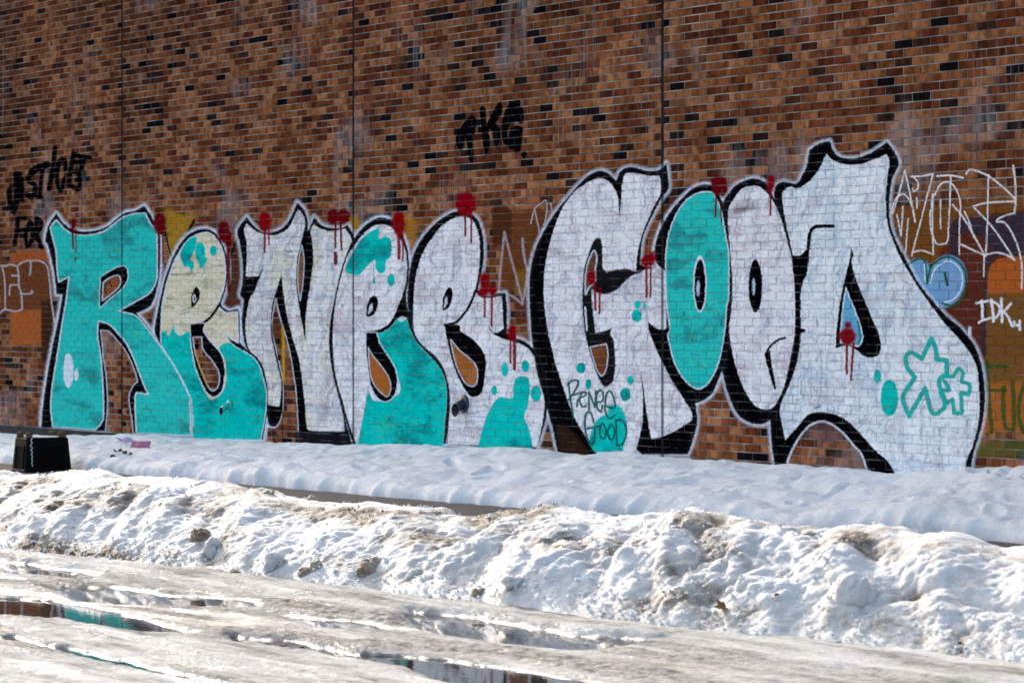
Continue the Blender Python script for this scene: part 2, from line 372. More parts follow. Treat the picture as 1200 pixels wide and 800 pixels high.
# --- letters: silhouettes (black), inner colour, counters, holes
LET = {
'R': ("66,250! 74,261 82,267 95,271 112,270 126,265 137,256 147,249 158,247 169,241! 176,251 182,263 187,273 188,295 187,320 184,338 179,354 173,361 160,367! 172,381 186,402 200,425 212,447 223,465! 224,511! 48,501! 50,476 54,448 60,412 66,384 70,364 73,345! 66,344! 65,332 62,312 56,288 53,281 57,263",
      "66,258! 75,268 84,274 100,276 120,272 132,264 144,255 156,251 170,250! 176,262 183,271 184,288 184,320 183,328 180,336 174,344 160,352 148,359 138,365! 150,367 160,371 170,382 182,398 190,409 202,426 212,444 222,465! 223,510! 160,507! 159,490 158,466! 160,460! 174,462! 170,454 162,434 156,418 148,402 140,392 128,380 115,376! 114,392 118,420 120,446 121,476 120,492 112,503! 62,500! 60,484 60,466 63,442 68,412 72,384 77,356 81,324! 69,330! 67,316 66,300 65,290 60,272 60,265"),
'e1': ("238,268 251,272 260,285 266,301 267,322 264,341 258,357! 268,364 279,361! 281,375 281,402! 293,412 303,421 309,434 313,452 314,472 312,492 308,515! 225,513! 223,466! 214,450 202,428 190,408 184,396 181,385 186,358 192,330 200,307 210,287 223,273",
       "238,273 248,275 257,286 262,300 264,320 261,340 254,358! 262,365 268,367 278,365! 279,401! 270,396 262,389! 270,402 282,410 294,417 302,426 307,440 311,456 312,470 310,490 307,505 305,515! 226,513! 225,470! 222,462 212,441 202,424 190,405 189,395 189,380 190,360 195,334 202,312 210,296 222,280"),
'N': ("289,254! 298,265 308,272 320,272 332,266 341,254 348,237! 357,247 361,262 361,270 368,254! 376,263 388,267 400,267 407,263! 416,281 413,300 402,325 395,350 390,380 388,400 390,430 396,460 404,490 413,521! 346,520! 322,500! 315,497 312,480 313,460 309,436 302,422 290,411 285,395 283,375 285,352 281,345 284,330 284,306 281,286 278,270",
      "289,262! 300,271 311,275 324,275 338,267 349,245! 356,254 357,266 352,286 348,306 347,332 349,352 353,375 358,401! 358,378 360,356 364,330 367,305 366,285 364,270 368,263! 376,268 388,271 404,268! 412,282 406,305 397,330 392,350 388,372 386,395 387,420 392,440 398,470 402,488 403,502! 400,506 364,504 359,497 357,470 354,446 351,424 346,406 340,386 335,362 331,335 330,320! 325,336 319,356 317,380 318,396 324,424 329,446 329,462 327,476! 314,474! 313,455 309,432 302,420 292,410 288,392 288,374 292,352 299,339 309,312! 302,324! 288,324! 289,304 289,286 286,270"),
'e2': ("444,255 457,257 467,268 475,283 479,303 479,325 476,350 481,372 487,392 498,408 511,419 521,434 527,454 528,476 526,497 522,520! 415,523! 406,498 398,470 390,440 386,410 386,385 389,365 393,345 399,318 407,294 417,276 430,262",
       "444,263 458,266 467,277 474,291 477,310 475,332 469,354 460,374 450,384 440,388 429,389! 442,391! 452,387 460,380 466,373 471,371 476,373 479,382 485,396 497,411 508,422 518,436 523,453 523,476 521,497 519,522! 418,523! 408,494 402,472 395,448 391,422 390,394 391,372 395,344 402,316 408,298 418,284 430,270"),
'e3': ("532,248 545,249 557,254 564,268 567,290 566,310 562,330 560,340! 570,347 582,344 592,343! 594,360 594,390! 605,396 618,402 628,414 636,440 641,465 640,488 634,510 628,528! 523,520! 527,476 526,454 520,434 510,419 497,408 487,393 480,372 477,350 479,325 482,306 489,288 501,271 516,257",
       "538,254 552,257 559,269 562,286 562,304 560,324 556,341! 563,348 572,349 588,347! 590,385! 580,390 572,382! 577,390 587,396 600,400 612,404 622,412 630,426 635,446 638,466 636,492 629,524! 524,520! 527,478 526,454 520,432 510,417 496,405 486,391 484,376 485,344 488,320 494,300 504,282 520,263"),
'G': ("704,200 714,204 722,212! 726,202 733,197 743,196 758,200 772,199 781,191! 783,208 783,222 776,231 768,246 758,266 752,284 750,310! 775,316! 779,345 782,380 784,400! 800,430 812,460 816,480 817,495 812,515 806,532! 752,532! 745,526! 696,534! 654,534! 648,505 640,475 630,440 624,405 621,370 620,340 622,312 628,290 638,269 652,247 667,229 681,213 692,204",
      "702,209 712,212 719,220 724,232 726,254! 728,232 729,216 733,204 744,203 760,206 773,206! 774,216 773,229 766,242 757,262 750,282 746,304 745,318! 755,316 770,314 776,316! 779,345 781,384! 776,387 767,384 759,376! 760,386 764,397 770,411 776,424 788,444 800,466 810,482 811,492! 792,504 776,511 763,514! 760,498 757,478 754,454 751,436! 753,460 753,484 752,500 746,524! 740,534! 701,534! 684,508 670,482 652,430 646,406 642,388 638,360 637,332 640,304 648,272 658,246 672,226 688,214"),
'O1': ("826,216 838,220 846,235 853,256 858,290 859,320 857,352 854,380 850,410 846,434! 836,458 826,468 809,474! 798,462 786,444 774,420 766,402 760,384! 761,379 770,385 781,386! 781,350 779,318! 768,306 767,290 772,272 780,256 790,242 801,230 813,220",
       "824,225 834,226 838,232 844,246 849,270 853,294 853.6,320 853,350 851,360 849,386 844,416 838,434 830,448 820,455 810,452 800,442 792,428 786,410 782.4,392! 785,386 783,370 781,350 780,310 781,290 785,270 792,252 802,237 812,229"),
'O2': ("884,209 898,215 906,230 915,248 922,270 930,300 933,325 937,345 939,365 937,392 934,420 925,446 915,470 906,490! 892,497 876,494 863,484 854,464 847,440 845,420 849,395 853,372 857,345 858,310 856,285 852,258 847,240 852,228! 862,217 872,212",
       "880,218 890,219 900,228 908,240 915,256 921,276 928,302 930,320 931.6,350 932,360 931,390 926,420 920,448 912,468 904,478 894,479 884,474 874,460 864,436 858,412 854,388 856,370 858,350 857.6,320 855,286 853,260 854,244 862,230 870,221"),
'D': ("972,165! 978,179 988,185 1004,185 1020,179 1031,172 1039,166! 1048,178 1053,190 1051,198 1046,208 1043,226 1042,246 1044,266 1051,284 1062,305 1076,331 1092,351 1108,369 1121,380 1134,394 1144,409 1151,433 1154,460 1152,490 1146,514 1140,534 1136,562! 910,562! 904,520 902,490! 915,462 926,430 932,400 932,360 931,335 928,305 921,278 914,250 907,232 909,218 918,213 933,215 940,205 945,194 948,176! 958,169",
      "968,180! 976,188 992,193 1010,192 1026,186 1039,181! 1042,190 1040,204 1038,226 1038,246 1040,264 1046,282 1055,302 1070,328 1088,354 1106,378 1118,391 1130,405 1139,418 1145,434 1147,455 1147,490 1140,520 1132,540 1130,562! 1052,562! 1040,540 1026,528 1010,510 994,494 980,486 966,483 954,483 944,488 934,500 920,515! 917,500 914,478 925,450 933,428 936,412 938,390 938,346 942,326 946,304 943,297 936,300 929,299! 923,272 918,246 917,226 926,219 934,221 945,215 957,203 964,190"),
}
for k in LET: stroke(LET[k][0], 5.6, HALO, .66, 4.0, True)
for k in ('R', 'e1', 'e2', 'O1'): stroke(LET[k][0], 3.6, HALO, .5, 2.4, True)
def letter(k, col, rim):
    B, F = LET[k]
    fill(B, BLACK, .985, 1.5)
    if rim: fill(F, (222, 228, 240), .95, 1.0, 1.0)
    fill(F, col, .97, 1.1, -0.5 if rim else 0.0)
letter('N', NFILL, False); letter('e1', CFILL, True); letter('R', TFILL, True); letter('e2', WFILL, False); letter('e3', WFILL, False)
letter('G', WFILL, False); letter('O1', TFILL, True); letter('O2', WFILL, False); letter('D', DFILL, False)
def hole(s, inner=None, rim=1.8, a=1.0):
    stroke(s, rim, (215, 222, 235), .9, 1.2, True); fill(s, BLACK, 1.0, 1.0, -rim * .3, erase=True)
    if inner: fill(s, inner, a, 1.0, -rim * .4)
# R
hole("118,387! 128,389 138,400 148,413 157,433 161,447! 156,451! 151,464 152,478 154,490 156,509! 123,509! 126,480 126,460 124,436 121,418 120,405", None, 1.4)
fill("118,325! 130,317 144,312 149,318 148,330 140,340 128,350 117,360! 117,346", (222, 228, 240), .95, 1.2, 1.0)
fill("118,325! 130,317 144,312 149,318 148,330 140,340 128,350 117,360! 117,346", BLACK)
hole("121,331! 130,325 138,323 141,328 139,336 128,346 120,352!", (150, 86, 50), 1.8, .7)
stroke("124,344 123,336 127,330 131,336", 1.2, BLACK)
ell(80, 434, 6, 20, (226, 230, 240)); ell(89.5, 439, 2.6, 7, (226, 230, 240))
# e1
ce = clipmask(LET['e1'][1])
fill("186,390! 194,388 197,393 201,388 203,376 205,388 211,393 219,389 224,388! 226,420 240,458 250,468 264,452 264,424 257,408 262,403 272,401! 300,410! 320,440! 316,520! 180,520!", TFILL, 1, 1.0, 0, ce)
stroke("257,357 248,370 238,378 223,381", 3.2, BLACK)
fill("223,380! 239,379 238,388 246,400 256,411 262,424 263,438 260,456 254,463 248,464 240,456 230,432 225,408 223.6,392", (222, 228, 240), .9, 1.2, 1.2)
fill("223,380! 239,379 238,388 246,400 256,411 262,424 263,438 260,456 254,463 248,464 240,456 230,432 225,408 223.6,392", BLACK)
hole("226,395! 236,395! 238,410 248,422 256,436 256,450 251,457 245,454 236,434 229,414", None, 1.6)
stroke("229,412 235,432 243,452", 1.6, (206, 160, 50)); ell(231, 404, 2.5, 6, BLACK, .8)
fill("229,336 234,342 233,352 227,359 224,360! 224,348", BLACK); ell(227.6, 350, 2.2, 5, (226, 228, 236)); ell(227.6, 350, 1.1, 3.2, (120, 80, 60))
fill("230,278 229,290 223,304 227,308 225,319 221,312 216,312 211,300 214,290 222,280", TFILL); ell(234.5, 295, 6, 11, TFILL); fill("232,302 242,302 240,310 236,314 233,310", TFILL); ell(250, 294, 4, 6.2, TFILL); ell(239.5, 317, 1, 3, TFILL)
stroke("226,486 227,500", 1, (220, 230, 235), .6)
# N
hole("323,350! 328,372 338,406 343,434 347,464 350,522! 311,519! 314,500! 324,500 331,484 332,460 330,438 324,412 320,392 319,375", None, 1.4)
fill("318,380 327,378 332,396 328,408 320,396", (90, 50, 30), .8, 3); stroke("331,384 332,420 332,446", 3, (204, 150, 30), .9, 1.5); ell(325.5, 400, 2.2, 4, BLACK); ell(327, 419, 2, 3.5, BLACK); stroke("331,446 331,520", 1.2, BLACK, .8)
hole("353.6,288! 356,304 355,328 351.6,352! 349,332 350,306", (130, 80, 60), 1.4, .5)
fill("347,505! 404,505! 414,522! 346,524!", (30, 28, 34), .9, 1.5)
# e2
c2 = clipmask(LET['e2'][1])
fill("441,390! 452,387 462,378! 466,366! 482,368! 540,430! 532,526! 418,526! 423,500 427,478 431,455! 440,470 466,462 467,444 450,412", TFILL, 1, 1.4, 0, c2)
stroke("470,354 463,371 455,382 443,388 429,390", 3.6, BLACK)
fill("466,374 471,371 476,373 470,377", (226, 230, 236), .8)
fill("429,390! 440,390 442,394 445,403 454,417 462,431 465,446 463,460 457,468 450,470 441,464 434,449 431,428 429,408", (222, 228, 240), .9, 1.2, 1.2)
fill("429,390! 440,390 442,394 445,403 454,417 462,431 465,446 463,460 457,468 450,470 441,464 434,449 431,428 429,408", BLACK)
hole("431.6,408! 436,416 446,428 455,442 457.6,454 454,464 448,461 440,452 434,438", (188, 104, 40), 1.6, .75)
fill("418,288 428,276 440,268 444,268 444,280 451,277 458,282 458,300 452,306 451,318 445,320 440,314 439,305 430,312 420,322 405,318 408,306", TFILL); ell(438, 329, 1.6, 3.6, TFILL); ell(458, 328, 4.5, 7.2, TFILL); stroke("437.5,309 438,328", .8, (110, 150, 160))
fill("429,370! 430,358 434,348 441,348 443,356 439,367 433,371", BLACK); fill("431.5,368 433,359 436,355 436.5,362", (210, 214, 222))
# e3
stroke("557,341 550,358 541,371 533,378 521,381", 3.2, BLACK)
fill("521,380! 538,381 540,388 552,396 562,406 569,420 568,442 564,460 554,465 546,458 536,440 528,416 523,394", BLACK)
hole("528,398! 538,410 550,420 558,430 559,444 555,452 546,449 538,436 532,418", (184, 108, 44), 1.7, .6)
fill("519,364! 519,350 524,338 529,338 530,348 526,360", BLACK); fill("520.5,361 521.5,351 523.5,347 524,355", (210, 214, 222))
for q in ("559,526! 566,500 574,480 584,466 600,466 601,454 606,442 618,442 621,456 618,476 614,488 620,504 625,528!",): fill(q, TFILL)
ell(591.5, 433, 4, 8, TFILL); ell(615.6, 429, 4.5, 7, TFILL); ell(579, 457.6, 3.5, 5.5, TFILL); ell(628, 461, 6, 9, TFILL)
stroke("578,402 574,420 578,445", 1.5, (140, 160, 190), .5, 2); stroke("586,403 604,406", 2.5, (120, 130, 150), .5, 3)
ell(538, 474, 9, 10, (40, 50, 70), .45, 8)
# G
fill("701,279 705,284 706,296 706,312 710,319! 722,316 734,315 745,318 756,315! 749,320 740,323 731,331 722,340 713,344 705,344 698,342 693,338! 693,348 694,360 696,375 698,390! 710,387 718,383! 715,391 718,396 720,406 721,430 718,446 709,453 702,445 696,430 690,410 686,394 683,370 682,350 683,330 685,312 690,296 695,283", BLACK, .99, 1.5)
hole("696,294 699,303 697,316 697,330 690,336! 686,345! 686,325 689,308", (116, 66, 40), 2.2, .6)
stroke("685.5,360 686.5,374 687.5,387", 2, (222, 226, 236))
hole("691.6,407! 710,403! 712,416 710,432 705,440 700,434 695,420", (120, 64, 34), 1.8, .6)
for a in ((680.6, 431, 5.5, 6.5), (689.4, 450, 3.5, 6), (738.6, 445, 4, 5), (732.6, 462, 6, 8), (747, 357, 3.5, 5), (746, 370, 5.7, 7.5), (755.7, 358, 1.6, 3.5)): ell(*a, TFILL)
fill("690,520! 694,500 704,488 712,484 715,475 726,476 733,488 734,504 730,528! 697,530!", TFILL)
for s in ("666,448 668.5,469.5 671.5,487.5", "665,451 670,446 677,446 676,453 670,463.5 665,469", "670,463 680,460", "676,476 677.5,468 685,463.5 686.5,460 682,460 679,468 682,476 686.5,475.5", "690,480! 690,459! 697,477! 698,458", "700,471 706,469.5 706,459 701.5,457.5 698.5,465 700,478.5 704.5,481.5 706,475", "709,475.5 719.5,478 720,469.5 715,458 710,463.5 709,480 713.5,490 721,486",
          "695.5,495 692.5,484.5 688,483 685,492 686.5,508.5 692.5,520.5 696,516 697,501", "688,502 701.5,499", "722,492 722.5,520.5", "721,492 730,493.5 734,505.5 730,519 722.5,522"):
    stroke(s, 2.4, TEAL, .97)
stroke("706,496 702.5,503 704,512 707.5,514 710,505", 2.4, TEAL, .97, .9, True); stroke("716,497 712,505 714,514 718,514 720,504", 2.4, TEAL, .97, .9, True)
fill("652,500! 660,498 676,512 692,534! 656,534!", (70, 44, 30), .55, 5)
# O1 / O2
ell(820, 333, 8, 33.5, (222, 228, 238)); ell(820, 334, 6.4, 30, BLACK); ell(818, 338, 1.8, 9, (190, 206, 226), 1, 1.6)
for s in ("808,400 812,380 806,360", "822,372 818,400 826,430", "838,400 826,420 812,424", "830,360 836,352 845,368", "843,378 842,392 846,402", "810,410 808,440"): stroke(s, 1.3, (70, 210, 200), .7, 1.2)
ell(885, 335, 8, 31, BLACK); ell(883, 336, 1.9, 10, (190, 206, 226), 1, 1.6)
stroke("920,396 912,398 902,406 897,415", 2.6, BLACK); fill("896,415 902,411 905,432 909,452 907,456 902,440", BLACK)
fill("858,244 866,236 884,234 886,242 870,246 860,252", (120, 70, 50), .35, 4); fill("862,244 884,242 885,246 862,250", (60, 64, 84), .5, 3)
# D
hole("922,562! 923,541 930,524 940,508 950,498 962,494 974,497 988,508 1000,522 1010,534 1018,562!", None, 3.0)
fill("938,510! 950,500 964,496 978,500 990,512! 975,520 950,514", (84, 80, 100), .35, 5)
stroke("945,306 947,290 949,273 955,266 966,265 976,265", 4.2, BLACK); fill("928,300! 938,299 946,292 947,306 943,326 930,322", BLACK)
fill("936,384 944,387 936,391", BLACK); stroke("962,415 962,455 958,473", 1.5, (110, 120, 140), .5, 1.5); stroke("954,478 961,476", 2.4, (60, 120, 120), .7, 1.6)
fill("997,290! 1000,298 998,308 1004,330 1012,350 1022,374 1030,392 1032,406 1028,417 1014,418 1002,409 992,405 979,408! 980,386 984,354 989,330 995,306", BLACK)
fill("991,335! 996,348 1004,368 1010,386 1011,398 1006,406 1000,405 984,402! 985,378 988,352", (222, 232, 240)); fill("991,335! 996,348 1004,368 1010,386 1011,398 1006,406 1000,405 984,402! 985,378 988,352", (104, 172, 206), 1, 1, -1.6)
stroke("1005,376 1008,392 1006,402", 2.4, (30, 100, 80), .7)
for s in ("935,440 934,470", "942,425 943,468", "950,420 950,475", "968,425 970,480", "1000,450 1002,470", "990,440 989,474"): stroke(s, 1.2, (120, 140, 170), .45, 1.6)
for k in range(14): stroke(f"{1000+k*6},{330+k*3} {1008+k*7},{300+k*9}", 1.2, (150, 190, 205), .3, 2)
ell(1028, 441, 4.3, 8, TFILL); ell(1042, 466, 10.5, 21, TFILL)
stroke("1091,397! 1080,420! 1067,413 1061,420 1064,432 1072,442! 1060,460 1058,470 1065,487! 1084,455! 1092,483 1104,480 1107,470 1100,450 1103,442 1109,439! 1109,422! 1097,421! 1096,408 1091,397!", 5.6, (24, 178, 166), .97, 1.0)
stroke("1108,441 1117,441! 1123,432 1128,437 1126,447! 1136,451 1135,462! 1126,460! 1127,484! 1118,484! 1116,468! 1108,473! 1102,458 1112,457 1106,446", 4.8, (24, 178, 166), .97, 1.0)
stroke("1000,230 996,245 998,265 1000,280", 1.2, (240, 242, 246), .8)
# drips and splats
def splat(c, drips, col=RED):
    for (x, y, rx, ry) in c:
        k = 18; q = [(x + rx * 1.12 * (1 + .06 * math.sin(3.1 * t + x) + .04 * math.sin(7.3 * t + y)) * math.cos(t * 2 * math.pi / k), y + ry * 1.12 * (1 + .06 * math.sin(2.7 * t + y)) * math.sin(t * 2 * math.pi / k)) for t in range(k)]
        fill(q, col, .9, 4.0, 0, wig=.9); fill(q, col, .95, 2.0, -1.2, wig=.6)
    for (x0, y0, x1, y1, wd) in drips: stroke(f"{x0},{y0} {(x0+x1)/2},{(y0+y1)/2} {x1},{y1}", wd * 1.25, col, .97, .9)
splat([(86, 262, 3.4, 6)], [(85, 266, 85.5, 291, 2), (89, 268, 89, 296, 1.2), (88.5, 302, 88.5, 306, 1.4)], DRED)
splat([(187, 262, 7, 12)], [(186, 270, 186, 312, 2), (190.5, 270, 191, 308, 1.6)], DRED)
splat([(262, 272, 6.5, 12), (267, 280, 5, 8)], [(267, 285, 268, 342, 3)], DRED)
splat([(310, 260, 7, 11)], [(310, 270, 310, 295, 2), (315, 270, 315, 287, 1.6)])
splat([(390, 254, 6.5, 8), (403, 254, 6.5, 8)], [(393, 262, 393, 290, 2), (399, 262, 400, 293, 2), (393, 297, 393, 308, 3.4)], DRED)
splat([(467, 262, 7, 13)], [(467, 274, 467.5, 303, 3), (472, 274, 472, 305, 1.8)])
splat([(546, 239, 11, 13)], [(545, 252, 545, 276, 2), (552, 252, 552, 284, 1.8)])
splat([(567, 330, 5, 10), (577, 340, 5, 5.5), (566, 342, 6, 5)], [(568, 346, 568, 371, 2), (576.5, 344, 576, 382, 2)])
splat([(599.6, 389, 5, 8)], [(598, 394, 598, 425, 2), (602.5, 394, 603, 432, 3.2)])
splat([(693.5, 325, 4.5, 8)], [(697, 331, 697.5, 363, 2.2), (703, 338, 702, 367, 2)])
splat([(758, 306, 7, 6), (763, 301, 5, 6)], [(757, 310, 757.5, 348, 2.2), (762.5, 308, 762, 348, 1.8)])
splat([(840, 217, 6, 11), (847, 219, 5, 11)], [(839, 232, 838, 254, 1.8), (844, 238, 845, 260, 1.3)], DRED)
splat([(903, 215, 4.5, 9)], [(903, 220, 902.5, 252, 2)])
splat([(993, 381, 3.5, 4), (993, 394, 9, 9)], [(992, 402, 992, 437, 2.4), (1000, 402, 997, 445, 2.4)])

# resample onto the wall's own coordinates
TEX = 0.004
TX0, TX1 = -13.7, 4.45; TZ0, TZ1 = 0.16, 3.72
TW, TH = int((TX1 - TX0) / TEX), int((TZ1 - TZ0) / TEX)
xs = TX0 + (np.arange(TW) + .5) * TEX; zs = TZ0 + (np.arange(TH) + .5) * TEX
u = FPX * np.tan(np.arctan((xs - CX) / DW) + THETA)
Zc = DW / (CT + u * ST / FPX)
PX = ((u + 600) * SS - .5)[None, :] + 0 * zs[:, None]
PYY = ((HOR - (zs[:, None] - EYE) * FPX / Zc[None, :]) - PY0) * SS - .5
pre = canvas.copy(); pre[..., :3] *= pre[..., 3:4]
i0 = np.clip(np.floor(PX).astype(int), 0, PW - 2); j0 = np.clip(np.floor(PYY).astype(int), 0, PH - 2)
fx = np.clip(PX - i0, 0, 1)[..., None]; fy = np.clip(PYY - j0, 0, 1)[..., None]
T = (pre[j0, i0] * (1 - fx) + pre[j0, i0 + 1] * fx) * (1 - fy) + (pre[j0 + 1, i0] * (1 - fx) + pre[j0 + 1, i0 + 1] * fx) * fy
ok = ((PYY > 0) & (PYY < PH - 1) & (PX > 0) & (PX < PW - 1))[..., None]
T = np.where(ok, T, 0).astype(np.float32)
# colour spreads a little past the edges so that filtering never picks up black
al = T[..., 3:4]; rgb = np.where(al > 1e-4, T[..., :3] / np.maximum(al, 1e-4), 0.3)
T = np.concatenate([rgb, al], -1).astype(np.float32)
img = bpy.data.images.new('paint_layer', TW, TH, alpha=True, float_buffer=True)
img.colorspace_settings.name = 'Non-Color'; img.alpha_mode = 'CHANNEL_PACKED'
img.pixels.foreach_set(np.ascontiguousarray(T).ravel()); img.update(); img.pack()
del canvas, pre, T, WFILL, NFILL, DFILL, TFILL, CFILL, GX, GY, PX, PYY, i0, j0, fx, fy, ce, c2

# ------------------------------------------------------------------ wall materials
BW, BH = 0.2032, 0.0677; Z0 = 0.36; JOINT = 0.010
def paint_over(t, p, base, thin=1.0):
    sep = t.new('ShaderNodeSeparateXYZ', {0: p}).outputs
    uu = t.math('DIVIDE', t.math('SUBTRACT', sep[0], TX0), TX1 - TX0)
    vv = t.math('DIVIDE', t.math('SUBTRACT', sep[2], TZ0), TZ1 - TZ0)
    uv = t.new('ShaderNodeCombineXYZ', {0: uu, 1: vv, 2: 0.0}).outputs[0]
    it = t.n.new('ShaderNodeTexImage'); it.image = img; it.extension = 'CLIP'; it.interpolation = 'Linear'; t.l.new(uv, it.inputs[0])
    wear = t.ramp(t.noise(p, 9, 6, .7, (1, 1, 2.2)), [(.24, .86), (.38, 1.0)])
    fine = t.ramp(t.noise(p, 70, 3, .6, (1, 1, 1)), [(.28, .90), (.44, 1.0)])
    a = t.math('MULTIPLY', t.math('MULTIPLY', it.outputs['Alpha'], t.math('MULTIPLY', wear, fine)), t.math('MULTIPLY', thin, 1.13), clamp=True)
    tone = t.ramp(t.noise(p, 16, 6, .68, (1, 1, 3.2)), [(.28, .80), (.62, 1.05)])
    pc = t.mix(1.0, it.outputs['Color'], tone, 'MULTIPLY')
    return t.mix(a, base, pc), a
def brick_material():
    t = NT('brick_face'); p = t.pos(); sep = t.new('ShaderNodeSeparateXYZ', {0: p}).outputs
    row = t.math('FLOOR', t.math('DIVIDE', t.math('SUBTRACT', sep[2], Z0), BH))
    par = t.math('MULTIPLY', t.math('FLOORED_MODULO', row, 2.0), 0.5)
    xb = t.math('ADD', t.math('DIVIDE', sep[0], BW), par)
    colm = t.math('FLOOR', xb); pan = t.math('FLOOR', t.math('DIVIDE', sep[0], BW * 25))
    cell = t.new('ShaderNodeCombineXYZ', {0: colm, 1: row, 2: pan}).outputs[0]
    wn_ = t.new('ShaderNodeTexWhiteNoise', {'Vector': cell}, noise_dimensions='3D')
    runs = t.noise(cell, 1.0, 2, .5, (.42, 1.7, 3.0))
    v = t.math('ADD', t.math('MULTIPLY', wn_.outputs[0], .78), t.math('MULTIPLY', t.math('SUBTRACT', runs, .38), .9), clamp=True)
    base = t.ramp(v, [(0.0, (.010, .009, .012)), (.115, (.020, .014, .016)), (.15, (.060, .030, .022)), (.21, (.14, .038, .017)), (.36, (.21, .062, .025)), (.50, (.28, .096, .038)), (.66, (.40, .158, .066)), (.86, (.46, .205, .098)), (1.0, (.38, .185, .105))], 'LINEAR')
    rnd = t.new('ShaderNodeTexWhiteNoise', {'Vector': t.scaled(cell, (1.7, 2.3, 1.1))}, noise_dimensions='3D').outputs[0]
    # fire flashing within the brick, grooves and grime
    shift = t.new('ShaderNodeCombineXYZ', {0: t.math('MULTIPLY', rnd, 7.0), 1: 0.0, 2: t.math('MULTIPLY', rnd, 5.0)}).outputs[0]
    ps = t.new('ShaderNodeVectorMath', {0: p, 1: shift}, operation='ADD').outputs[0]
    flash = t.ramp(t.noise(ps, 11, 3, .6, (1, 1, .6)), [(.40, .50), (.58, 1.10)])
    base = t.mix(1.0, base, flash, 'MULTIPLY')
    gro = t.noise(p, 260, 2, .6, (1, 1, .06))
    base = t.mix(1.0, base, t.ramp(gro, [(.3, .72), (.7, 1.18)]), 'MULTIPLY')
    grime = t.ramp(t.math('ADD', t.noise(p, .55, 6, .68, (1, 1, .55), .5), t.math('MULTIPLY', t.math('SUBTRACT', sep[2], 2.2), .045)), [(.40, 1.08), (.52, .9), (.72, .52)])
    base = t.mix(1.0, base, grime, 'MULTIPLY'); base = t.mix(1.0, base, (.86, .79, .72, 1), 'MULTIPLY')
    streak = t.ramp(t.math('MULTIPLY', t.noise(p, 9, 6, .72, (1, 1, .16), .3), t.ramp(t.noise(p, .7, 2, .5, (1, 1, 1.3)), [(.42, 0.0), (.66, 1.0)])), [(.36, 0.0), (.66, .34)])
    base = t.mix(streak, base, (.50, .48, .50, 1))
    scr = t.ramp(t.math('MULTIPLY', t.noise(p, 38, 2, .5, (1, 1, .015)), t.noise(p, 1.1, 2, .5)), [(.34, 0.0), (.44, .18)])
    base = t.mix(scr, base, (.55, .53, .55, 1))
    c, a = paint_over(t, p, base)
    h = t.math('ADD', t.math('MULTIPLY', gro, .5), t.noise(p, 120, 4, .6))
    return t.done(c, t.ramp(a, [(0, .95), (1, .8)]), t.bump(h, .45, .003), .0)
def mortar_material():
    t = NT('mortar'); p = t.pos()
    n = t.noise(p, 3.0, 5, .6)
    base = t.ramp(n, [(.34, (.10, .092, .08)), (.50, (.24, .232, .22)), (.68, (.46, .455, .45))])
    base = t.mix(t.ramp(t.noise(p, 14, 3), [(.5, 0), (.7, .5)]), base, (.10, .085, .07, 1))
    c, a = paint_over(t, p, base, t.ramp(t.noise(p, 4.5, 5, .7), [(.36, .46), (.60, .95)]))
    return t.done(c, .95, t.bump(t.noise(p, 180, 3), .4, .002), .0)
M_brick, M_mortar = brick_material(), mortar_material()
def sealant_material():
    t = NT('sealant'); p = t.pos()
    c, a = paint_over(t, p, t.ramp(t.noise(p, 6, 3), [(.3, (.008, .008, .011)), (.7, (.03, .028, .032))]), .22)
    return t.done(c, .9, None, .0)
M_seal = sealant_material()
M_ledge = plain('base_concrete', (.035, .038, .036), .95, .8, 9, .5, 0, .1)

# ------------------------------------------------------------------ brick wall
wall = thing('brick_wall', 'long brown brick wall covered in turquoise and white bubble letter graffiti', 'wall', (0, 0, 0))
XL, XR, ROWS = -5, 3, 86                    # panels of 25 bricks, courses
PANEL = BW * 25
m = MB(); m.box((XL * PANEL, .0050, Z0 - .36), (XR * PANEL, .32, Z0 + ROWS * BH)); m.build('mortar', M_mortar, wall)
m = MB(); m.box((XL * PANEL - .02, -.03, Z0 + ROWS * BH), (XR * PANEL + .02, .36, Z0 + ROWS * BH + .09)); m.build('coping', plain('coping_metal', (.10, .09, .085), .5, .2, 4), wall)
for k in range(XL + 1, XR):
    m = MB(); m.box((k * PANEL - .0185, .0034, Z0 - .05), (k * PANEL + .0185, .05, Z0 + ROWS * BH - .002)); m.build('expansion_joint', M_seal, wall)
m = MB(); m.box((XL * PANEL, -.035, .05), (XR * PANEL, .20, Z0 - .012)); m.build('base_ledge', M_ledge, wall)

def brick_verts(x0, x1, z0, z1, y, ch=.0016):
    return [(x0+ch,y,z0+ch),(x1-ch,y,z0+ch),(x1-ch,y,z1-ch),(x0+ch,y,z1-ch),
            (x0,y+.0014,z0),(x1,y+.0014,z0),(x1,y+.0014,z1),(x0,y+.0014,z1),
            (x0,y+.02,z0),(x1,y+.02,z0),(x1,y+.02,z1),(x0,y+.02,z1)]
BF = np.array([(0,1,2,3),(4,5,1,0),(5,6,2,1),(6,7,3,2),(7,4,0,3),(8,9,5,4),(9,10,6,5),(10,11,7,6),(11,8,4,7)])
bricks = []
for r in range(ROWS):
    z0 = Z0 + r * BH + JOINT / 2; z1 = z0 + BH - JOINT
    for pnl in range(XL, XR):
        a, b = pnl * PANEL, (pnl + 1) * PANEL
        if r % 2 == 0: cuts = [a + BW * k for k in range(26)]
        else: cuts = [a] + [a + BW * (k + .5) for k in range(25)] + [b]
        for k in range(len(cuts) - 1):
            x0 = cuts[k] + (JOINT / 2 if k else .019); x1 = cuts[k + 1] - (JOINT / 2 if k < len(cuts) - 2 else .019)
            bricks.append((x0, x1, z0, z1))
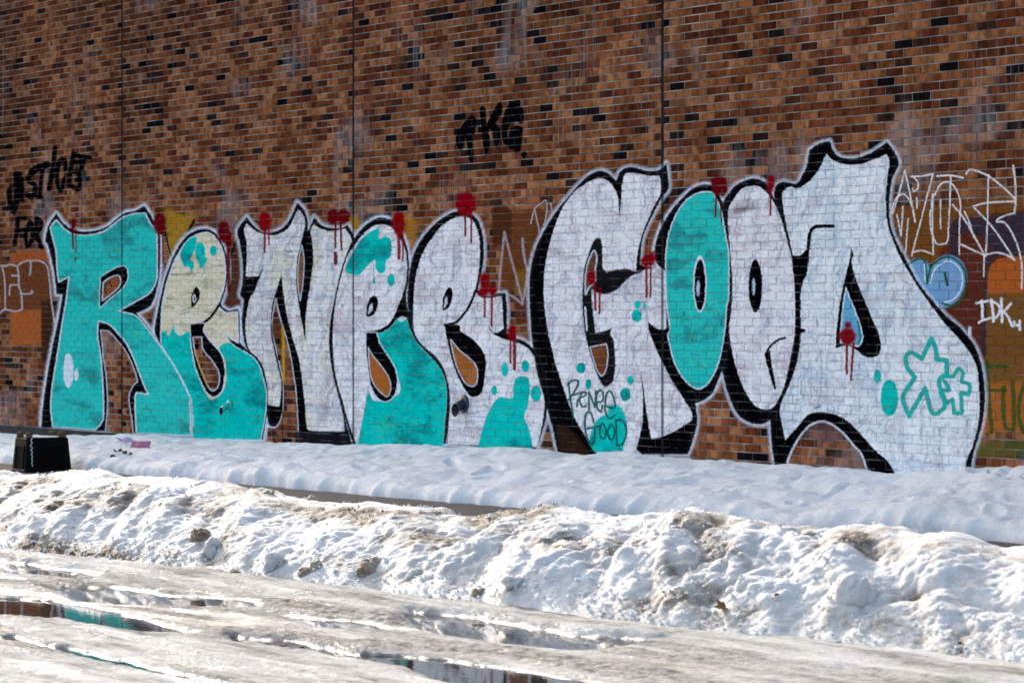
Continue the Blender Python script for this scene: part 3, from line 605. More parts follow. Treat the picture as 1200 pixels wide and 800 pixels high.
# the 300 bricks that show largest in the photograph stand alone
zc_x = lambda px, py: wall_at(px, py)
def snow_line(x):
    PXL = [(-60, 512), (60, 510), (110, 512), (200, 511), (300, 517), (400, 522), (450, 520), (510, 520), (560, 524), (600, 520), (640, 524), (690, 533), (740, 527), (800, 535), (860, 536), (920, 541), (1000, 547), (1050, 553), (1120, 551), (1170, 545), (1260, 545)]
    X = [];  Z = []
    for a, b in PXL:
        wx, wz = wall_at(a, b); X.append(wx); Z.append(wz)
    return np.interp(x, X, Z)
cand = []
for i, (x0, x1, z0, z1) in enumerate(bricks):
    s0 = (x0 + x1) / 2 - CX; uu = FPX * math.tan(math.atan(s0 / DW) + THETA); Zd = DW / (CT + uu * ST / FPX)
    py = HOR - ((z0 + z1) / 2 - EYE) * FPX / Zd
    if abs(uu) < 594 and 4 < py < 795 and z0 > snow_line(x0) + .01 and x1 - x0 > .15: cand.append((Zd, i))
cand.sort(); single = {i for _, i in cand[:300]}
full = BW - JOINT
proto = mesh_np('brick', brick_verts(-full/2, full/2, -(BH-JOINT)/2, (BH-JOINT)/2, 0.0), BF, M_brick)
rng = np.random.RandomState(3)
V = []; F = []
for i, (x0, x1, z0, z1) in enumerate(bricks):
    dy = rng.uniform(-.0013, .0016)
    if i in single:
        o = link('brick', proto, wall); o.location = ((x0 + x1) / 2, dy, (z0 + z1) / 2)
        o.rotation_euler = (rng.uniform(-.006, .006), rng.uniform(-.004, .004), rng.uniform(-.004, .004)); continue
    v = np.array(brick_verts(x0, x1, z0, z1, dy)); v[:, 0] += rng.uniform(-.001, .001, 1); v[:4, 1] += rng.uniform(-.0006, .0006, 4)
    F.append(BF + 12 * len(V)); V.append(v)
bw_ = link('brickwork', mesh_np('brickwork', np.concatenate(V), np.concatenate(F), M_brick), wall); tag(bw_, kind='stuff')

# ------------------------------------------------------------------ ground, road, pavement
SSS = .6
def snow_material(name, dirt_amt, tint=(.85, .87, .905), dirt=(.17, .115, .066), lo=.52, hi=.72, sparkle=True):
    t = NT(name); p = t.pos()
    d1 = t.noise(p, 1.7, 6, .68, (1, 1.4, 1.2), .4); d2 = t.noise(p, 9, 5, .7)
    at = t.new('ShaderNodeAttribute', attribute_name='dirt').outputs['Fac']
    d = t.math('MULTIPLY', t.math('ADD', t.math('MULTIPLY', d1, .72), t.math('MULTIPLY', d2, .36)), 1.0)
    d = t.math('ADD', d, t.math('MULTIPLY', at, .17))
    f = t.math('MULTIPLY', t.ramp(d, [(lo, 0.0), (hi, 1.0)]), dirt_amt)
    base = t.mix(t.noise(p, 3.5, 3), (*[c * .96 for c in tint], 1), (*tint, 1))
    stain = t.ramp(d, [(lo - .14, 0.0), (hi - .08, .55)])
    base = t.mix(t.math('MULTIPLY', stain, dirt_amt), base, (.44, .34, .225, 1))
    grit = t.ramp(t.noise(p, 95, 2, .5), [(.62, 0), (.70, .8)])
    base = t.mix(f, base, (*dirt, 1)); base = t.mix(t.math('MULTIPLY', grit, t.math('MULTIPLY', stain, 1.1)), base, (.11, .085, .06, 1))
    h = t.math('ADD', t.noise(p, 22, 7, .72), t.math('MULTIPLY', t.noise(p, 130, 3, .6), .4))
    t.put(t.b, 'Subsurface Weight', SSS); t.b.inputs['Subsurface Radius'].default_value = (1.0, 1.0, 1.15); t.put(t.b, 'Subsurface Scale', .045)
    return t.done(base, t.ramp(d2, [(.3, .75), (.7, .45)]), t.bump(h, 1.0, .03), .06)
M_berm = snow_material('ploughed_snow', .92, (.72, .715, .70), (.10, .066, .036), .525, .71)
M_snow = snow_material('settled_snow', .10, (.95, .94, .925))
M_side = plain('wet_concrete', (.075, .062, .055), .6, .45, 6, .3, 0, .3)
M_kerb = plain('kerb_stone', (.22, .21, .2), .8, .3, 12, .3)

def sheet(name, x0, x1, y0, y1, z, mat):
    o = link(name, mesh_np(name, [(x0, y0, z), (x1, y0, z), (x1, y1, z), (x0, y1, z)], [(0, 1, 2, 3)], mat)); return tag(o, kind='structure')
M_asph = plain('wet_asphalt', (.05, .05, .052), .35, .5, 25, .5)
sheet('ground', -400, 400, -400, 400, -.16, plain('winter_ground', (.55, .56, .58), .8, .25, .8, .4))
sheet('road', -120, 120, -40, -4.4, -.075, M_asph)
m = MB(); m.box((-60, -4.25, -.15), (60, .0, .14)); o = m.build('sidewalk', M_side); tag(o, kind='structure')
m = MB(); m.box((-60, -4.42, -.15), (60, -4.252, .143)); o = m.build('kerb', M_kerb); tag(o, kind='structure')

# road ice with puddles
bx0, bx1, by0, by1, st = -4.5, 14.5, -11.5, -4.6, .024
NX, NY = int((bx1 - bx0) / st), int((by1 - by0) / st)
gx, gy = np.meshgrid(np.linspace(bx0, bx1, NX), np.linspace(by0, by1, NY), indexing='ij')
def base_y(x): return np.interp(x, [-30, .1, 9.6, 40], [-6.6, -6.40, -5.42, -5.3])
def polymask(poly, soft):
    P = np.array([ground_at(a, b) for a, b in poly]); n = len(P)
    D = np.full(gx.shape, 9.0); M = np.zeros(gx.shape, bool)
    for k in range(n):
        a = P[k]; b = P[(k + 1) % n]; d = b - a; L = d @ d + 1e-9
        t = np.clip(((gx - a[0]) * d[0] + (gy - a[1]) * d[1]) / L, 0, 1)
        D = np.minimum(D, np.hypot(gx - a[0] - t * d[0], gy - a[1] - t * d[1]))
        c = ((a[1] > gy) != (b[1] > gy))
        with np.errstate(divide='ignore', invalid='ignore'):
            xx = (b[0] - a[0]) * (gy - a[1]) / (b[1] - a[1] + 1e-12) + a[0]
        M ^= c & (gx < xx)
    S = np.where(M, -D, D) + fbm(gx * 5, gy * 5, 77, 3) * .05
    return sstep(soft, -soft, S)
ang = lambda sx, sy, seed, o=4: fbm((gx * 1.0) / sx, (gy - .105 * gx) / sy, seed, o)      # streaks along the carriageway
ice = .021 + .016 * ang(1.6, .22, 201) + .010 * fbm(gx * 3, gy * 3, 207, 4) + .006 * ang(.25, .10, 211, 3)
near = base_y(gx) - gy                                     # distance in front of the bank
band = sstep(.35, .75, near + .25 * ang(1.2, .4, 219)) * sstep(2.5, 1.9, near + .3 * ang(1.5, .5, 217))
slush = np.clip(sstep(-.05, .30, ang(1.4, .3, 221)) * (.25 + band), 0, 1)
ice -= .013 * band
ice += slush * (.016 * (puff(gx * 13, gy * 13, 223) - .35) + .010 * (puff(gx * 19, gy * 19, 225) - .4)) + .004 * puff(gx * 22, gy * 22, 229)
ice += .022 * sstep(.9, .05, near) + .03 * sstep(-.1, -.6, near)
for poly, depth, soft in (
    ([(-30, 701), (60, 705), (120, 714), (185, 731), (225, 743), (170, 742), (90, 731), (-30, 722)], .085, .05),
    ([(430, 768), (520, 774), (620, 790), (720, 806), (760, 830), (600, 830), (480, 788)], .085, .05),
    ([(10, 746), (100, 765), (200, 787), (290, 806), (290, 811), (190, 792.5), (90, 770), (5, 749)], .055, .03),
    ([(270, 746), (340, 752), (400, 763), (430, 772), (400, 772), (330, 761), (275, 752)], .07, .05),
    ([(480, 717), (560, 724), (640, 738), (710, 750), (690, 763), (600, 755), (530, 745), (470, 730)], .065, .07),
    ([(60, 690), (130, 688), (200, 697), (290, 703), (310, 713), (200, 712), (100, 705)], .055, .07),
    ([(700, 745), (780, 753), (720, 760)], .055, .06),
    ([(-20, 655), (60, 664), (130, 674), (100, 679), (-20, 671)], .055, .07),
    ([(330, 722), (420, 728), (470, 740), (380, 738)], .05, .07)):
    ice -= depth * polymask(poly, soft) * (1 - .25 * slush)
ver = np.stack([gx, gy, ice], -1).reshape(-1, 3)
def ice_material():
    t = NT('road_ice'); p = t.pos()
    n1 = t.noise(p, 1.6, 6, .66, (.45, 2.6, 1)); n2 = t.noise(p, 17, 5, .7)
    base = t.ramp(t.math('ADD', t.math('MULTIPLY', n1, .75), t.math('MULTIPLY', n2, .25)), [(.31, (.11, .10, .086)), (.41, (.24, .225, .202)), (.50, (.41, .40, .375)), (.61, (.58, .57, .545))])
    sl = t.new('ShaderNodeAttribute', attribute_name='slush').outputs['Fac']
    base = t.mix(t.math('MULTIPLY', sl, .8), base, t.ramp(n2, [(.36, (.08, .07, .058)), (.56, (.36, .335, .30))]))
    base = t.mix(t.ramp(t.noise(p, 60, 3, .7), [(.60, 0), (.72, .6)]), base, (.10, .085, .07, 1))
    ro = t.ramp(t.noise(p, 7, 5, .65, (.5, 1.6, 1)), [(.36, .42), (.62, .75)])
    h = t.math('ADD', t.noise(p, 34, 5, .65), t.math('MULTIPLY', t.noise(p, 110, 3, .6), .8))
    zz_ = t.new('ShaderNodeSeparateXYZ', {0: p}).outputs[2]
    wet = t.ramp(t.math('ADD', t.math('MULTIPLY', zz_, 20.0), t.math('MULTIPLY', t.math('SUBTRACT', n2, .5), .7)), [(-.0, 1.0), (.26, 0.0)])      # soaked where it barely rises above the meltwater
    base = t.mix(t.math('MULTIPLY', wet, .62), base, (.045, .039, .033, 1))
    ro = t.mix(wet, ro, (.3, .3, .3, 1))
    spk = t.math('MULTIPLY', t.ramp(t.noise(p, 48, 4, .7), [(.54, 0.0), (.66, .35)]), t.ramp(t.noise(p, 2.2, 4, .65, (.6, 1.6, 1)), [(.44, .0), (.66, 1.0)]))      # glazed spots
    spc = t.math('MAXIMUM', t.math('MULTIPLY', wet, .14), spk)
    ro = t.mix(t.math('MULTIPLY', spk, 1.6), ro, (.22, .22, .22, 1))
    return t.done(base, ro, t.bump(h, t.math('SUBTRACT', .9, t.math('MULTIPLY', wet, .62)), .016), spc)
me = mesh_np('road_ice', ver, grid_quads(NX, NY), ice_material(), True)
at = me.attributes.new('slush', 'FLOAT', 'POINT'); at.data.foreach_set('value', np.clip(band * (.35 + .9 * slush), 0, 1).astype(np.float32).ravel())
o = link('road_ice', me); tag(o, kind='structure')
def water_material():
    t = NT('meltwater'); p = t.pos()
    t.put(t.b, 'IOR', 1.33)
    return t.done((.030, .026, .022, 1), .025, t.bump(t.noise(p, 9, 2, .5, (1, 3, 1)), .05, .004), .5)
o = link('puddle_water', mesh_np('puddle_water', [(bx0 + .05, by0 + .05, 0), (bx1 - .05, by0 + .05, 0), (bx1 - .05, -4.7, 0), (bx0 + .05, -4.7, 0)], [(0, 1, 2, 3)], water_material())); tag(o, kind='structure')

# ------------------------------------------------------------------ ploughed snow bank along the road
def crest_h(x): return np.interp(x, [-2, .3, 2.5, 4.5, 6.3, 8.6], [.465, .455, .438, .425, .465, .50]) + .035 * np.sin(x * 1.1 + .6) + .03 * fbm(x * .9, x * 0 + 3.3, 301, 3)
a0, a1 = -6.0, 13.5
NA, NB = int((a1 - a0) / .0135), 190
A, Bt = np.meshgrid(np.linspace(a0, a1, NA), np.linspace(0, 1, NB), indexing='ij')
prof_t = [0, .10, .30, .52, .62, .72, .85, 1.0]
prof_y = [-.12, .04, .36, .82, 1.10, 1.32, 1.62, 1.95]
prof_z = [-.03, .10, .50, .90, 1.0, .93, .60, .25]
yy = np.interp(Bt, prof_t, prof_y); zz = np.interp(Bt, prof_t, prof_z)
k5 = np.ones(9) / 9
def smooth1(M):
    P = np.pad(M, ((0, 0), (4, 4)), mode='edge'); return np.apply_along_axis(lambda r: np.convolve(r, k5, 'valid'), 1, P[:1])[0]
yl = smooth1(yy); zl = smooth1(zz)
hh = crest_h(A)
widen = 1 + .10 * fbm(A * .7, A * 0 + 1, 305, 3)
Y = base_y(A) + yl[None, :] * widen + .10 * fbm(A * .8, A * 0 + 9, 307, 3)
Z = zl[None, :] * hh
dyt = np.gradient(yl); dzt = np.gradient(zl * .47); Ln = np.hypot(dyt, dzt)
ny = (-dzt / Ln)[None, :]; nz = (dyt / Ln)[None, :]
arc = np.concatenate([[0], np.cumsum(np.hypot(np.diff(yl), np.diff(zl * .47)))])[None, :] + 0 * A
sk = A + .75 * arc                                     # ridges lean over, as the blade left them
wx = fbm(A * 2.2, arc * 2.2, 311, 3) * .12; wy = fbm(A * 2.2, arc * 2.2, 313, 3) * .12
big = puff((sk + wx) / .42, (arc + wy) / .55, 321); mid = puff((sk + wx) / .17, (arc + wy) / .26, 323)
sml = puff((A + wx) / .075, (arc + wy) / .085, 327); fin = fbm(A * 16, arc * 16, 331, 4, .62); crust = 1 - np.abs(fbm((A + wx) * 7, (arc + wy) * 7, 333, 4, .6))
gul = fbm(sk / .5, arc / 1.3, 337, 3)
patch = sstep(-.15, .35, fbm(A * .9, arc * 1.3, 341, 3))
amp = sstep(0, .12, Bt) * .35 + .65 * sstep(.03, .3, Bt); amp = amp * (1 - .5 * sstep(.42, .62, Bt))
sm2 = puff((A + .7 * wx) / .036, (arc + .7 * wy) / .040, 329)
disp = amp * (.10 * (big - .55) + (.030 + .040 * patch) * (mid - .55) + (.009 + .019 * patch) * (sml - .5) + (.003 + .007 * patch) * (sm2 - .5) + .014 * fin + .006 * fbm(A * 38, arc * 38, 335, 3, .7) + .10 * gul)
Yd = Y + ny * disp; Zd = np.maximum(Z + nz * disp, -.05)
X = A + .04 * fbm(A * 3, arc * 3, 351, 3) * amp
bank_pts = np.stack([X, Yd, Zd], -1)
dirt = np.clip(.55 - 1.0 * (big * .5 + mid * .5) + 1.1 * sstep(.34, .08, Bt) * sstep(7.0, 2.0, A) * (.4 + 1.2 * fbm(A * 1.3, arc * 0 + 2, 367, 3)) + .45 * sstep(.40, .56, Bt) * sstep(.72, .60, Bt) * (.3 + fbm(A * .8, arc * 0 + 7, 369, 3)) + 1.5 * fbm(sk / .6, arc / .35, 361, 4), -1.2, 1.5)
BK_T, BK_PATCH, BK_DIRT = Bt.copy(), patch.copy(), dirt.copy()
me = mesh_np('snow_bank', bank_pts.reshape(-1, 3), grid_quads(NA, NB), M_berm, True)
at = me.attributes.new('dirt', 'FLOAT', 'POINT'); at.data.foreach_set('value', dirt.astype(np.float32).ravel())
o = link('snow_bank', me); tag(o, kind='structure')
def bank_at(px, py):
    """first point of the bank under a photo pixel (coarse search)"""
    d = np.array([-ST + (px - 600) / FPX * CT, CT + (px - 600) / FPX * ST, (HOR - py) / FPX])
    P = bank_pts.reshape(-1, 3) - np.array([CX, -DW, EYE]); t = P @ d / (d @ d)
    e = np.linalg.norm(P - t[:, None] * d, axis=1); near_ = np.where(e < .022)[0]
    if len(near_) == 0: near_ = np.array([np.argmin(e)])
    return Vector(bank_pts.reshape(-1, 3)[near_[np.argmin(t[near_])]])

# ------------------------------------------------------------------ settled snow between pavement and wall
FR = [(-60, -2.15), (-9, -2.2), (-5.6, -2.1), (.4, -1.85), (5.1, -1.1), (9, -.95), (60, -.95)]
def front_y(x): return np.interp(x, [a for a, _ in FR], [b for _, b in FR])
a0, a1 = -24.0, 13.0
xsn = np.linspace(a0, a1, int((a1 - a0) / .028)); tn = np.concatenate([np.linspace(0, .16, 26), np.linspace(.17, 1, 75)])
A, Tt = np.meshgrid(xsn, tn, indexing='ij')
fy_ = front_y(A) + .05 * fbm(A * 1.4, A * 0, 401, 3) + .085 * (puff(A / .21 + 1.2 * fbm(A * 1.3, A * 0, 441, 3), A * 0 + .5, 403) - .5) * (.35 + .9 * vnoise(A * 1.1, A * 0, 443))
Y = fy_ + (.012 - fy_) * Tt
zw = snow_line(A); ze = .14 + .12 + .02 * fbm(A * 1.2, A * 0 + 5, 405, 3)
lip = np.clip((Y - fy_) / .13, 0, 1)
Zs = .13 + (ze - .13) * np.sqrt(np.clip(1 - (1 - lip) ** 2, 0, 1)) + (zw - ze) * (Tt ** 1.25)
qx = A + .10 * fbm(A * 2.5, Y * 2.5, 431, 3); qy = Y + .10 * fbm(A * 2.5, Y * 2.5, 433, 3)
und = .055 * fbm(A * .9, Y * 1.4, 411, 4) + .050 * (puff((qx + .4 * qy) / .46, qy / .25, 413) - .6) + .024 * (puff(qx / .17, qy / .13, 417) - .5) * sstep(-.3, .3, fbm(A * .6, Y * .9, 437, 3)) + .018 * fbm(A * 10, Y * 10, 419, 5, .62)
Zs = Zs + und * sstep(0, .10, lip) * (.25 + .75 * sstep(1.0, .82, Tt)) + .01 * (puff(A / .11, Y / .05, 421) - .5) * sstep(1, .6, lip)
pits = np.random.RandomState(12)
for _ in range(70):
    fx0, ft0, fa = pits.uniform(-8, 5.5), pits.uniform(.2, .9), pits.uniform(0, 3.1)
    fy0 = front_y(np.array(fx0)) * (1 - ft0); dx_ = A - fx0; dy_ = Y - fy0
    e = ((dx_ * math.cos(fa) + dy_ * math.sin(fa)) / pits.uniform(.09, .17)) ** 2 + ((-dx_ * math.sin(fa) + dy_ * math.cos(fa)) / pits.uniform(.05, .08)) ** 2
    Zs = Zs - pits.uniform(.02, .055) * np.exp(-e * e) + .012 * np.exp(-(e - 1.6) ** 2 * 2)
Zs = Zs - .045 * sstep(.94, 1.0, Tt) * (.15 + vnoise(A * 3.5, A * 0, 451)) + .012 * fbm(A * 9, Tt * 20, 453, 3) * sstep(.8, .95, Tt)      # melt gap along the wall
me = mesh_np('snow_cover', np.stack([A, Y, Zs], -1).reshape(-1, 3), grid_quads(*A.shape), M_snow, True)
o = link('snow_cover', me); tag(o, kind='structure')
def snow_z(x, y):
    i = np.argmin(np.abs(xsn - x)); j = np.argmin(np.abs(Y[i] - y)); return float(Zs[i, j])
def snow_at(px, py):
    Z_ = .3; x = y = 0
    for _ in range(12):
        x, y = ground_at(px, py, Z_); Z_ = .5 * Z_ + .5 * snow_z(x, y)
    return Vector((x, y, snow_z(x, y)))

# ------------------------------------------------------------------ lumps of ploughed snow and grit at the foot of the bank
def lump_mesh(name, seed, mat, rough=.22, n=18, sq=1.0):
    V = []; 
    for i in range(n + 1):
        for k in range(2 * n):
            th = math.pi * i / n; ph = math.pi * k / n
            V.append((math.sin(th) * math.cos(ph), math.sin(th) * math.sin(ph), math.cos(th)))
    V = np.array(V); V = np.sign(V) * np.abs(V) ** sq
    q = V[:, 0] * 1.3 + 5 * seed; r = V[:, 1] * 1.3 + V[:, 2] * 1.7 + 3 * seed
    k = 1 + rough * (fbm(q * 1.1, r * 1.1, seed, 4) * 1.3 + .8 * (puff(q * 1.9, r * 1.9, seed + 5) - .6))
    V = V * k[:, None]
    Q = []
    for i in range(n):
        for j in range(2 * n):
            Q.append((i*2*n+j, (i+1)*2*n+j, (i+1)*2*n+(j+1)%(2*n), i*2*n+(j+1)%(2*n)))
    return mesh_np(name, V, Q, mat, True)
M_clean = snow_material('clump_snow', .25, (.68, .68, .68)); M_dirty = snow_material('dirty_clump', .95, (.46, .41, .34), (.15, .105, .066), .42, .68); M_tan = plain('tan_ice', (.34, .285, .21), .6, .35, 14, .6)
LUMPS = [  # px, py(centre), rx px, ry px, material, label
 (245, 643, 11, 16, M_clean, 'upright white ice block at the foot of the snow bank'),
 (320, 659, 12, 14, M_clean, 'rounded clean snow lump beside a brown clod on the icy road edge'),
 (355, 668, 9, 8, M_dirty, 'dirty brown snow clod between two paler lumps at the bank foot'),
 (367, 663, 8, 9, M_tan, 'small tan icy lump touching the brown clod'),
 (430, 664, 17, 14, M_dirty, 'large brown gritty snow boulder low on the bank'),
 (233, 628, 14, 11, M_dirty, 'brown dirt crusted lump behind the upright white ice block'),
 (275, 668, 8, 5, M_dirty, 'flat dark clod lying on the ice at the bank foot'),
 (312, 574, 8, 6, M_tan, 'tan lump perched on the bank crest beside the paler crest lumps'),
 (237, 563, 9, 4, M_clean, 'low pale ice crumb on the bank crest near the pink paper'),
 (366, 577, 7, 6, M_tan, 'tan ice nub standing on the bank crest before the bare pavement strip'),
 (945, 621, 13, 4, M_tan, 'flat tan ice slab on the bank crest under the letter D'),
 (600, 681, 13, 10, M_clean, 'white snow knob under an overhang in the middle of the bank'),
 (1000, 690, 26, 30, M_clean, 'big smooth white snow boulder bulging from the bank'),
 (560, 690, 8, 6, M_dirty, 'small brown clod in the bank near the white snow knob'),
]
for i, (px, py, rx, ry, mat, lab) in enumerate(LUMPS):
    p = bank_at(px, py); Zd_ = (p - cam.location).dot(Vector((-ST, CT, 0))); k = Zd_ / FPX
    o = link('snow_lump', lump_mesh('snow_lump', 11 + 7 * i, mat, .42 if rx < 20 else .24, 20, .9)); tag(o, lab, 'snow lump', 'lumps along the ploughed snow bank')
    o.scale = (rx * k, rx * k * .9, ry * k); o.location = p + Vector((-.05, .25, (.05 if mat is M_clean else -.2) if ry < 17 and py > 600 else -.35)) * ry * k; o.rotation_euler = (0, 0, i * 1.3)

# ------------------------------------------------------------------ black plastic crate with feet
M_blk = plain('black_plastic', (.004, .004, .0045), .6, .3, 20, .15, 0, .05); M_blk2 = plain('black_plastic_panel', (.003, .003, .003), .7, .3, 20, .15, 0, .03)
M_rust = plain('rusty_foot', (.10, .055, .03), .9, .5, 60, .6); M_chalk = plain('chalk_line', (.62, .66, .70), .8, .2, 40, .1)
CRY = -2.75
cx0, _ = plane_at(30, 540, CRY)
CZ0, CZ1 = .138, .475; CWX, CWY = .34, .50
crate = thing('plastic_crate', 'upturned black plastic crate with a white squiggle, standing behind the snow bank', 'crate', (cx0, CRY, CZ0))
def frustum(mb, ax, ay, bx, by, x0, y0, z0, z1, ins, ch=.02):
    """tapered box: bottom half sizes ax, ay; top half sizes bx, by, chamfered corners"""
    def ring(hx, hy, z): return [(x0-hx+ch,y0-hy,z),(x0+hx-ch,y0-hy,z),(x0+hx,y0-hy+ch,z),(x0+hx,y0+hy-ch,z),(x0+hx-ch,y0+hy,z),(x0-hx+ch,y0+hy,z),(x0-hx,y0+hy-ch,z),(x0-hx,y0-hy+ch,z)]
    v = ring(ax, ay, z0) + ring(bx, by, z1 - .012) + ring(bx - .012, by - .012, z1)
    f = []
    for r_ in (0, 8):
        for k in range(8): f.append((r_+k, r_+(k+1)%8, r_+8+(k+1)%8, r_+8+k))
    f.append(tuple(range(16, 24))); f.append(tuple(reversed(range(8))))
    mb.add(v, f)
Hc = CZ1 - CZ0
m = MB(); frustum(m, CWX/2, CWY/2, CWX/2 - .022, CWY/2 - .028, -CWX/2, CWY/2, 0, Hc, 0); m.build('shell', M_blk, crate)
m = MB(); frustum(m, CWX/2 + .012, CWY/2 + .012, CWX/2 + .012, CWY/2 + .012, -CWX/2, CWY/2, 0, .03, 0); m.build('rim', M_blk, crate)
def side_panel(u0, u1, z0, z1, face):
    """raised moulded frame and sunk panel on one side; face 'x' (end) or 'y' (long side towards the road)"""
    fr = MB(); t = .012
    def P(u, z, d):
        k = z / Hc
        if face == 'x': return (-.022 * k + d, u, z)
        return (-CWX + u, .028 * k - d, z)
    def bar(a, b, c, e):
        v = [P(a, c, .001), P(b, c, .001), P(b, e, .001), P(a, e, .001), P(a, c, .010), P(b, c, .010), P(b, e, .010), P(a, e, .010)]
        fr.add(v, [(0,1,5,4),(1,2,6,5),(2,3,7,6),(3,0,4,7),(4,5,6,7)])
    bar(u0, u0 + t, z0, z1); bar(u1 - t, u1, z0, z1); bar(u0, u1, z1, z1 + t)
    fp = fr.build('moulded_frame', M_blk, crate)
    pn = MB(); pn.add([P(u0 + t, z0, .003), P(u1 - t, z0, .003), P(u1 - t, z1, .003), P(u0 + t, z1, .003)], [(0, 1, 2, 3)]); pn.build('panel', M_blk2, crate)
side_panel(.15, .42, .04, .24, 'x'); side_panel(.08, .27, .04, .25, 'y')
sq = spline("60,345 66,352 60,330 48,310 62,290 40,262 66,240 44,222 62,200 46,180 64,160 50,140 60,120 52,100 60,60", False, 5)
m = MB()
for k in range(len(sq) - 1):
    (ua, za), (ub, zb) = sq[k] / 1000, sq[k + 1] / 1000
    d = Vector((ub - ua, zb - za)); nrm = Vector((-d.y, d.x)).normalized() * .0045
    def Q(u_, z_): return (-.022 * (z_ / Hc) + .0035, u_ + .015, z_)
    m.add([Q(ua + nrm.x, za + nrm.y), Q(ua - nrm.x, za - nrm.y), Q(ub - nrm.x, zb - nrm.y), Q(ub + nrm.x, zb + nrm.y)], [(0, 1, 2, 3)])
m.build('squiggle', M_chalk, crate)
for fx_, fy_2 in ((-.28, .07), (-.07, .07), (-.28, .42), (-.07, .42)):
    m = MB(); m.lathe([(0, 0), (.034, 0), (.040, .016), (.030, .026), (.036, .038), (.034, .052), (.018, .060), (0, .058)], 12, Matrix.Translation((fx_, fy_2, Hc - .004)))
    m.build('foot', M_rust, crate, True)
m = MB(); m.lathe([(0, .010), (.08, .006), (.11, -.002)], 16, Matrix.Translation((-.16, .30, Hc + .003)) @ Matrix.Scale(1.6, 4, (0, 1, 0)))
o = m.build('snow_patch', M_clean, None, True); o.location = crate.location
tag(o, 'thin patch of white snow lying on the black crate', 'snow patch')

# ------------------------------------------------------------------ drain spouts on the wall
def spout(px, py, rad, length, mat, inner, label):
    x, z = wall_at(px, py)
    t = thing('drain_spout', label, 'drain spout', (x, -.001, z), 'spouts on the painted wall')
    Mx = Matrix.Rotation(R(90), 4, 'X')      # local z -> -y
    f = MB(); f.lathe([(rad * .62, .0), (rad * 1.05, .0), (rad * 1.05, .012), (rad * .95, .018), (rad * .62, .020)], 24, Mx); f.build('flange', mat, t, True)
    prof = [(rad * .60, .010), (rad * .60, length * .55), (rad * .70, length * .8), (rad * .80, length), (rad * .74, length)]
    mb = MB(); v = []; n = 24
    mb.lathe(prof, n)
    mb.v = [(a, -c, b - .55 * c * c / length) for a, b, c in mb.v]          # bends downwards as it leaves the wall
    mb.build('pipe', mat, t, True)
    ib = MB(); ib.lathe([(rad * .74, length), (rad * .60, length * .75), (rad * .52, .02), (0, .02)], n)
    ib.v = [(a, -c, b - .55 * c * c / length) for a, b, c in ib.v]; ib.build('bore', inner, t, True)
M_spT = plain('turquoise_painted_metal', (.01, .40, .36), .4, .3, 40, .2); M_dark = plain('pipe_bore', (.012, .013, .016), .8, .3, 30, .2)
M_spN = plain('navy_painted_metal', (.014, .022, .045), .35, .8, 12, .2)
spout(269.5, 475, .056, .105, M_spT, M_dark, 'short turquoise painted drain spout poking out of the letter e')
spout(544, 473, .08, .10, M_spN, M_dark, 'dark blue drain spout poking out under the white third e')

# ------------------------------------------------------------------ litter
def crumple(name, px, py, wpx, hpx, col, seed, label, cat, lift=.02, tilt=35):
    p = snow_at(px, py); Zd_ = (p - cam.location).dot(Vector((-ST, CT, 0))); k = Zd_ / FPX
    n = 10; V = []; w_, h_ = wpx * k / .75, hpx * k * 2.2
    g = np.linspace(-.5, .5, n); U, W = np.meshgrid(g, g, indexing='ij')
    z = .10 * w_ * fbm(U * 3 + seed, W * 3, seed, 3) + .05 * w_ * np.abs(U)
    top = np.stack([U * w_ + .08 * w_ * fbm(W * 4, U * 0 + seed, seed, 2), W * h_, z + .001], -1).reshape(-1, 3)
    bot = top - np.array([0, 0, .0012]); q = grid_quads(n, n)
    o = link(name, mesh_np(name, np.concatenate([top, bot]), np.concatenate([q, q[:, ::-1] + n * n]), plain(name + '_sheet', col, .7, .15, 20, .1), True))
    o.location = p + Vector((0, 0, lift)); o.rotation_euler = (R(tilt), 0, R(35) + .25 * seed); tag(o, label, cat)
crumple('paper_scrap', 165, 525, 17, 7, (.50, .17, .28), 2, 'crumpled dark pink paper scrap on the snow by the wall', 'paper', .03, 38)
crumple('paper_scrap', 148, 517, 17, 6, (.62, .42, .66), 5, 'pale lilac paper scrap flat on the snow by the wall', 'paper', .025, 20)
crumple('wrapper', 171, 562, 10, 4, (.16, .18, .34), 8, 'small dark blue wrapper at the edge of the settled snow', 'wrapper', .02, 30)
def leaf(px, py, size, seed, on_bank, label, group=None, col=(.16, .085, .03), k2=1.0):
    p = bank_at(px, py) if on_bank else snow_at(px, py)
    rs = np.random.RandomState(seed); n = 14; V = [(0, 0, 0)]; out = []
    for k in range(n):
        a = 2 * math.pi * k / n; r = size * (1.0 if k % 2 == 0 else .62) * (1 + .35 * math.cos(a)) * rs.uniform(.8, 1.1)
        out.append((r * math.cos(a), r * .75 * math.sin(a), size * (.55 * abs(math.sin(a)) + .25 * rs.uniform(-1, 1))))
    V += out; Fc = [(0, 1 + k, 1 + (k + 1) % n) for k in range(n)]
    n0 = len(V); V += [(x, y, z - .002) for x, y, z in V]; Fc += [tuple(i + n0 for i in reversed(f)) for f in Fc]
    s0 = len(V); V += [(-size * .3, -.002, .0), (-size * 1.5, -.002, .012), (-size * 1.5, .002, .012), (-size * .3, .002, 0)]
    m_ = bpy.data.meshes.new('dead_leaf'); m_.from_pydata(V, [], Fc); m_.polygons.add(0)
    m_.materials.append(leafm); o = link('dead_leaf', m_); o.location = p + Vector((-.01, -.02, .012)) * k2; o.rotation_euler = (R(50) if on_bank else R(20), 0, seed * 1.1)
    tag(o, label, 'leaf', group)
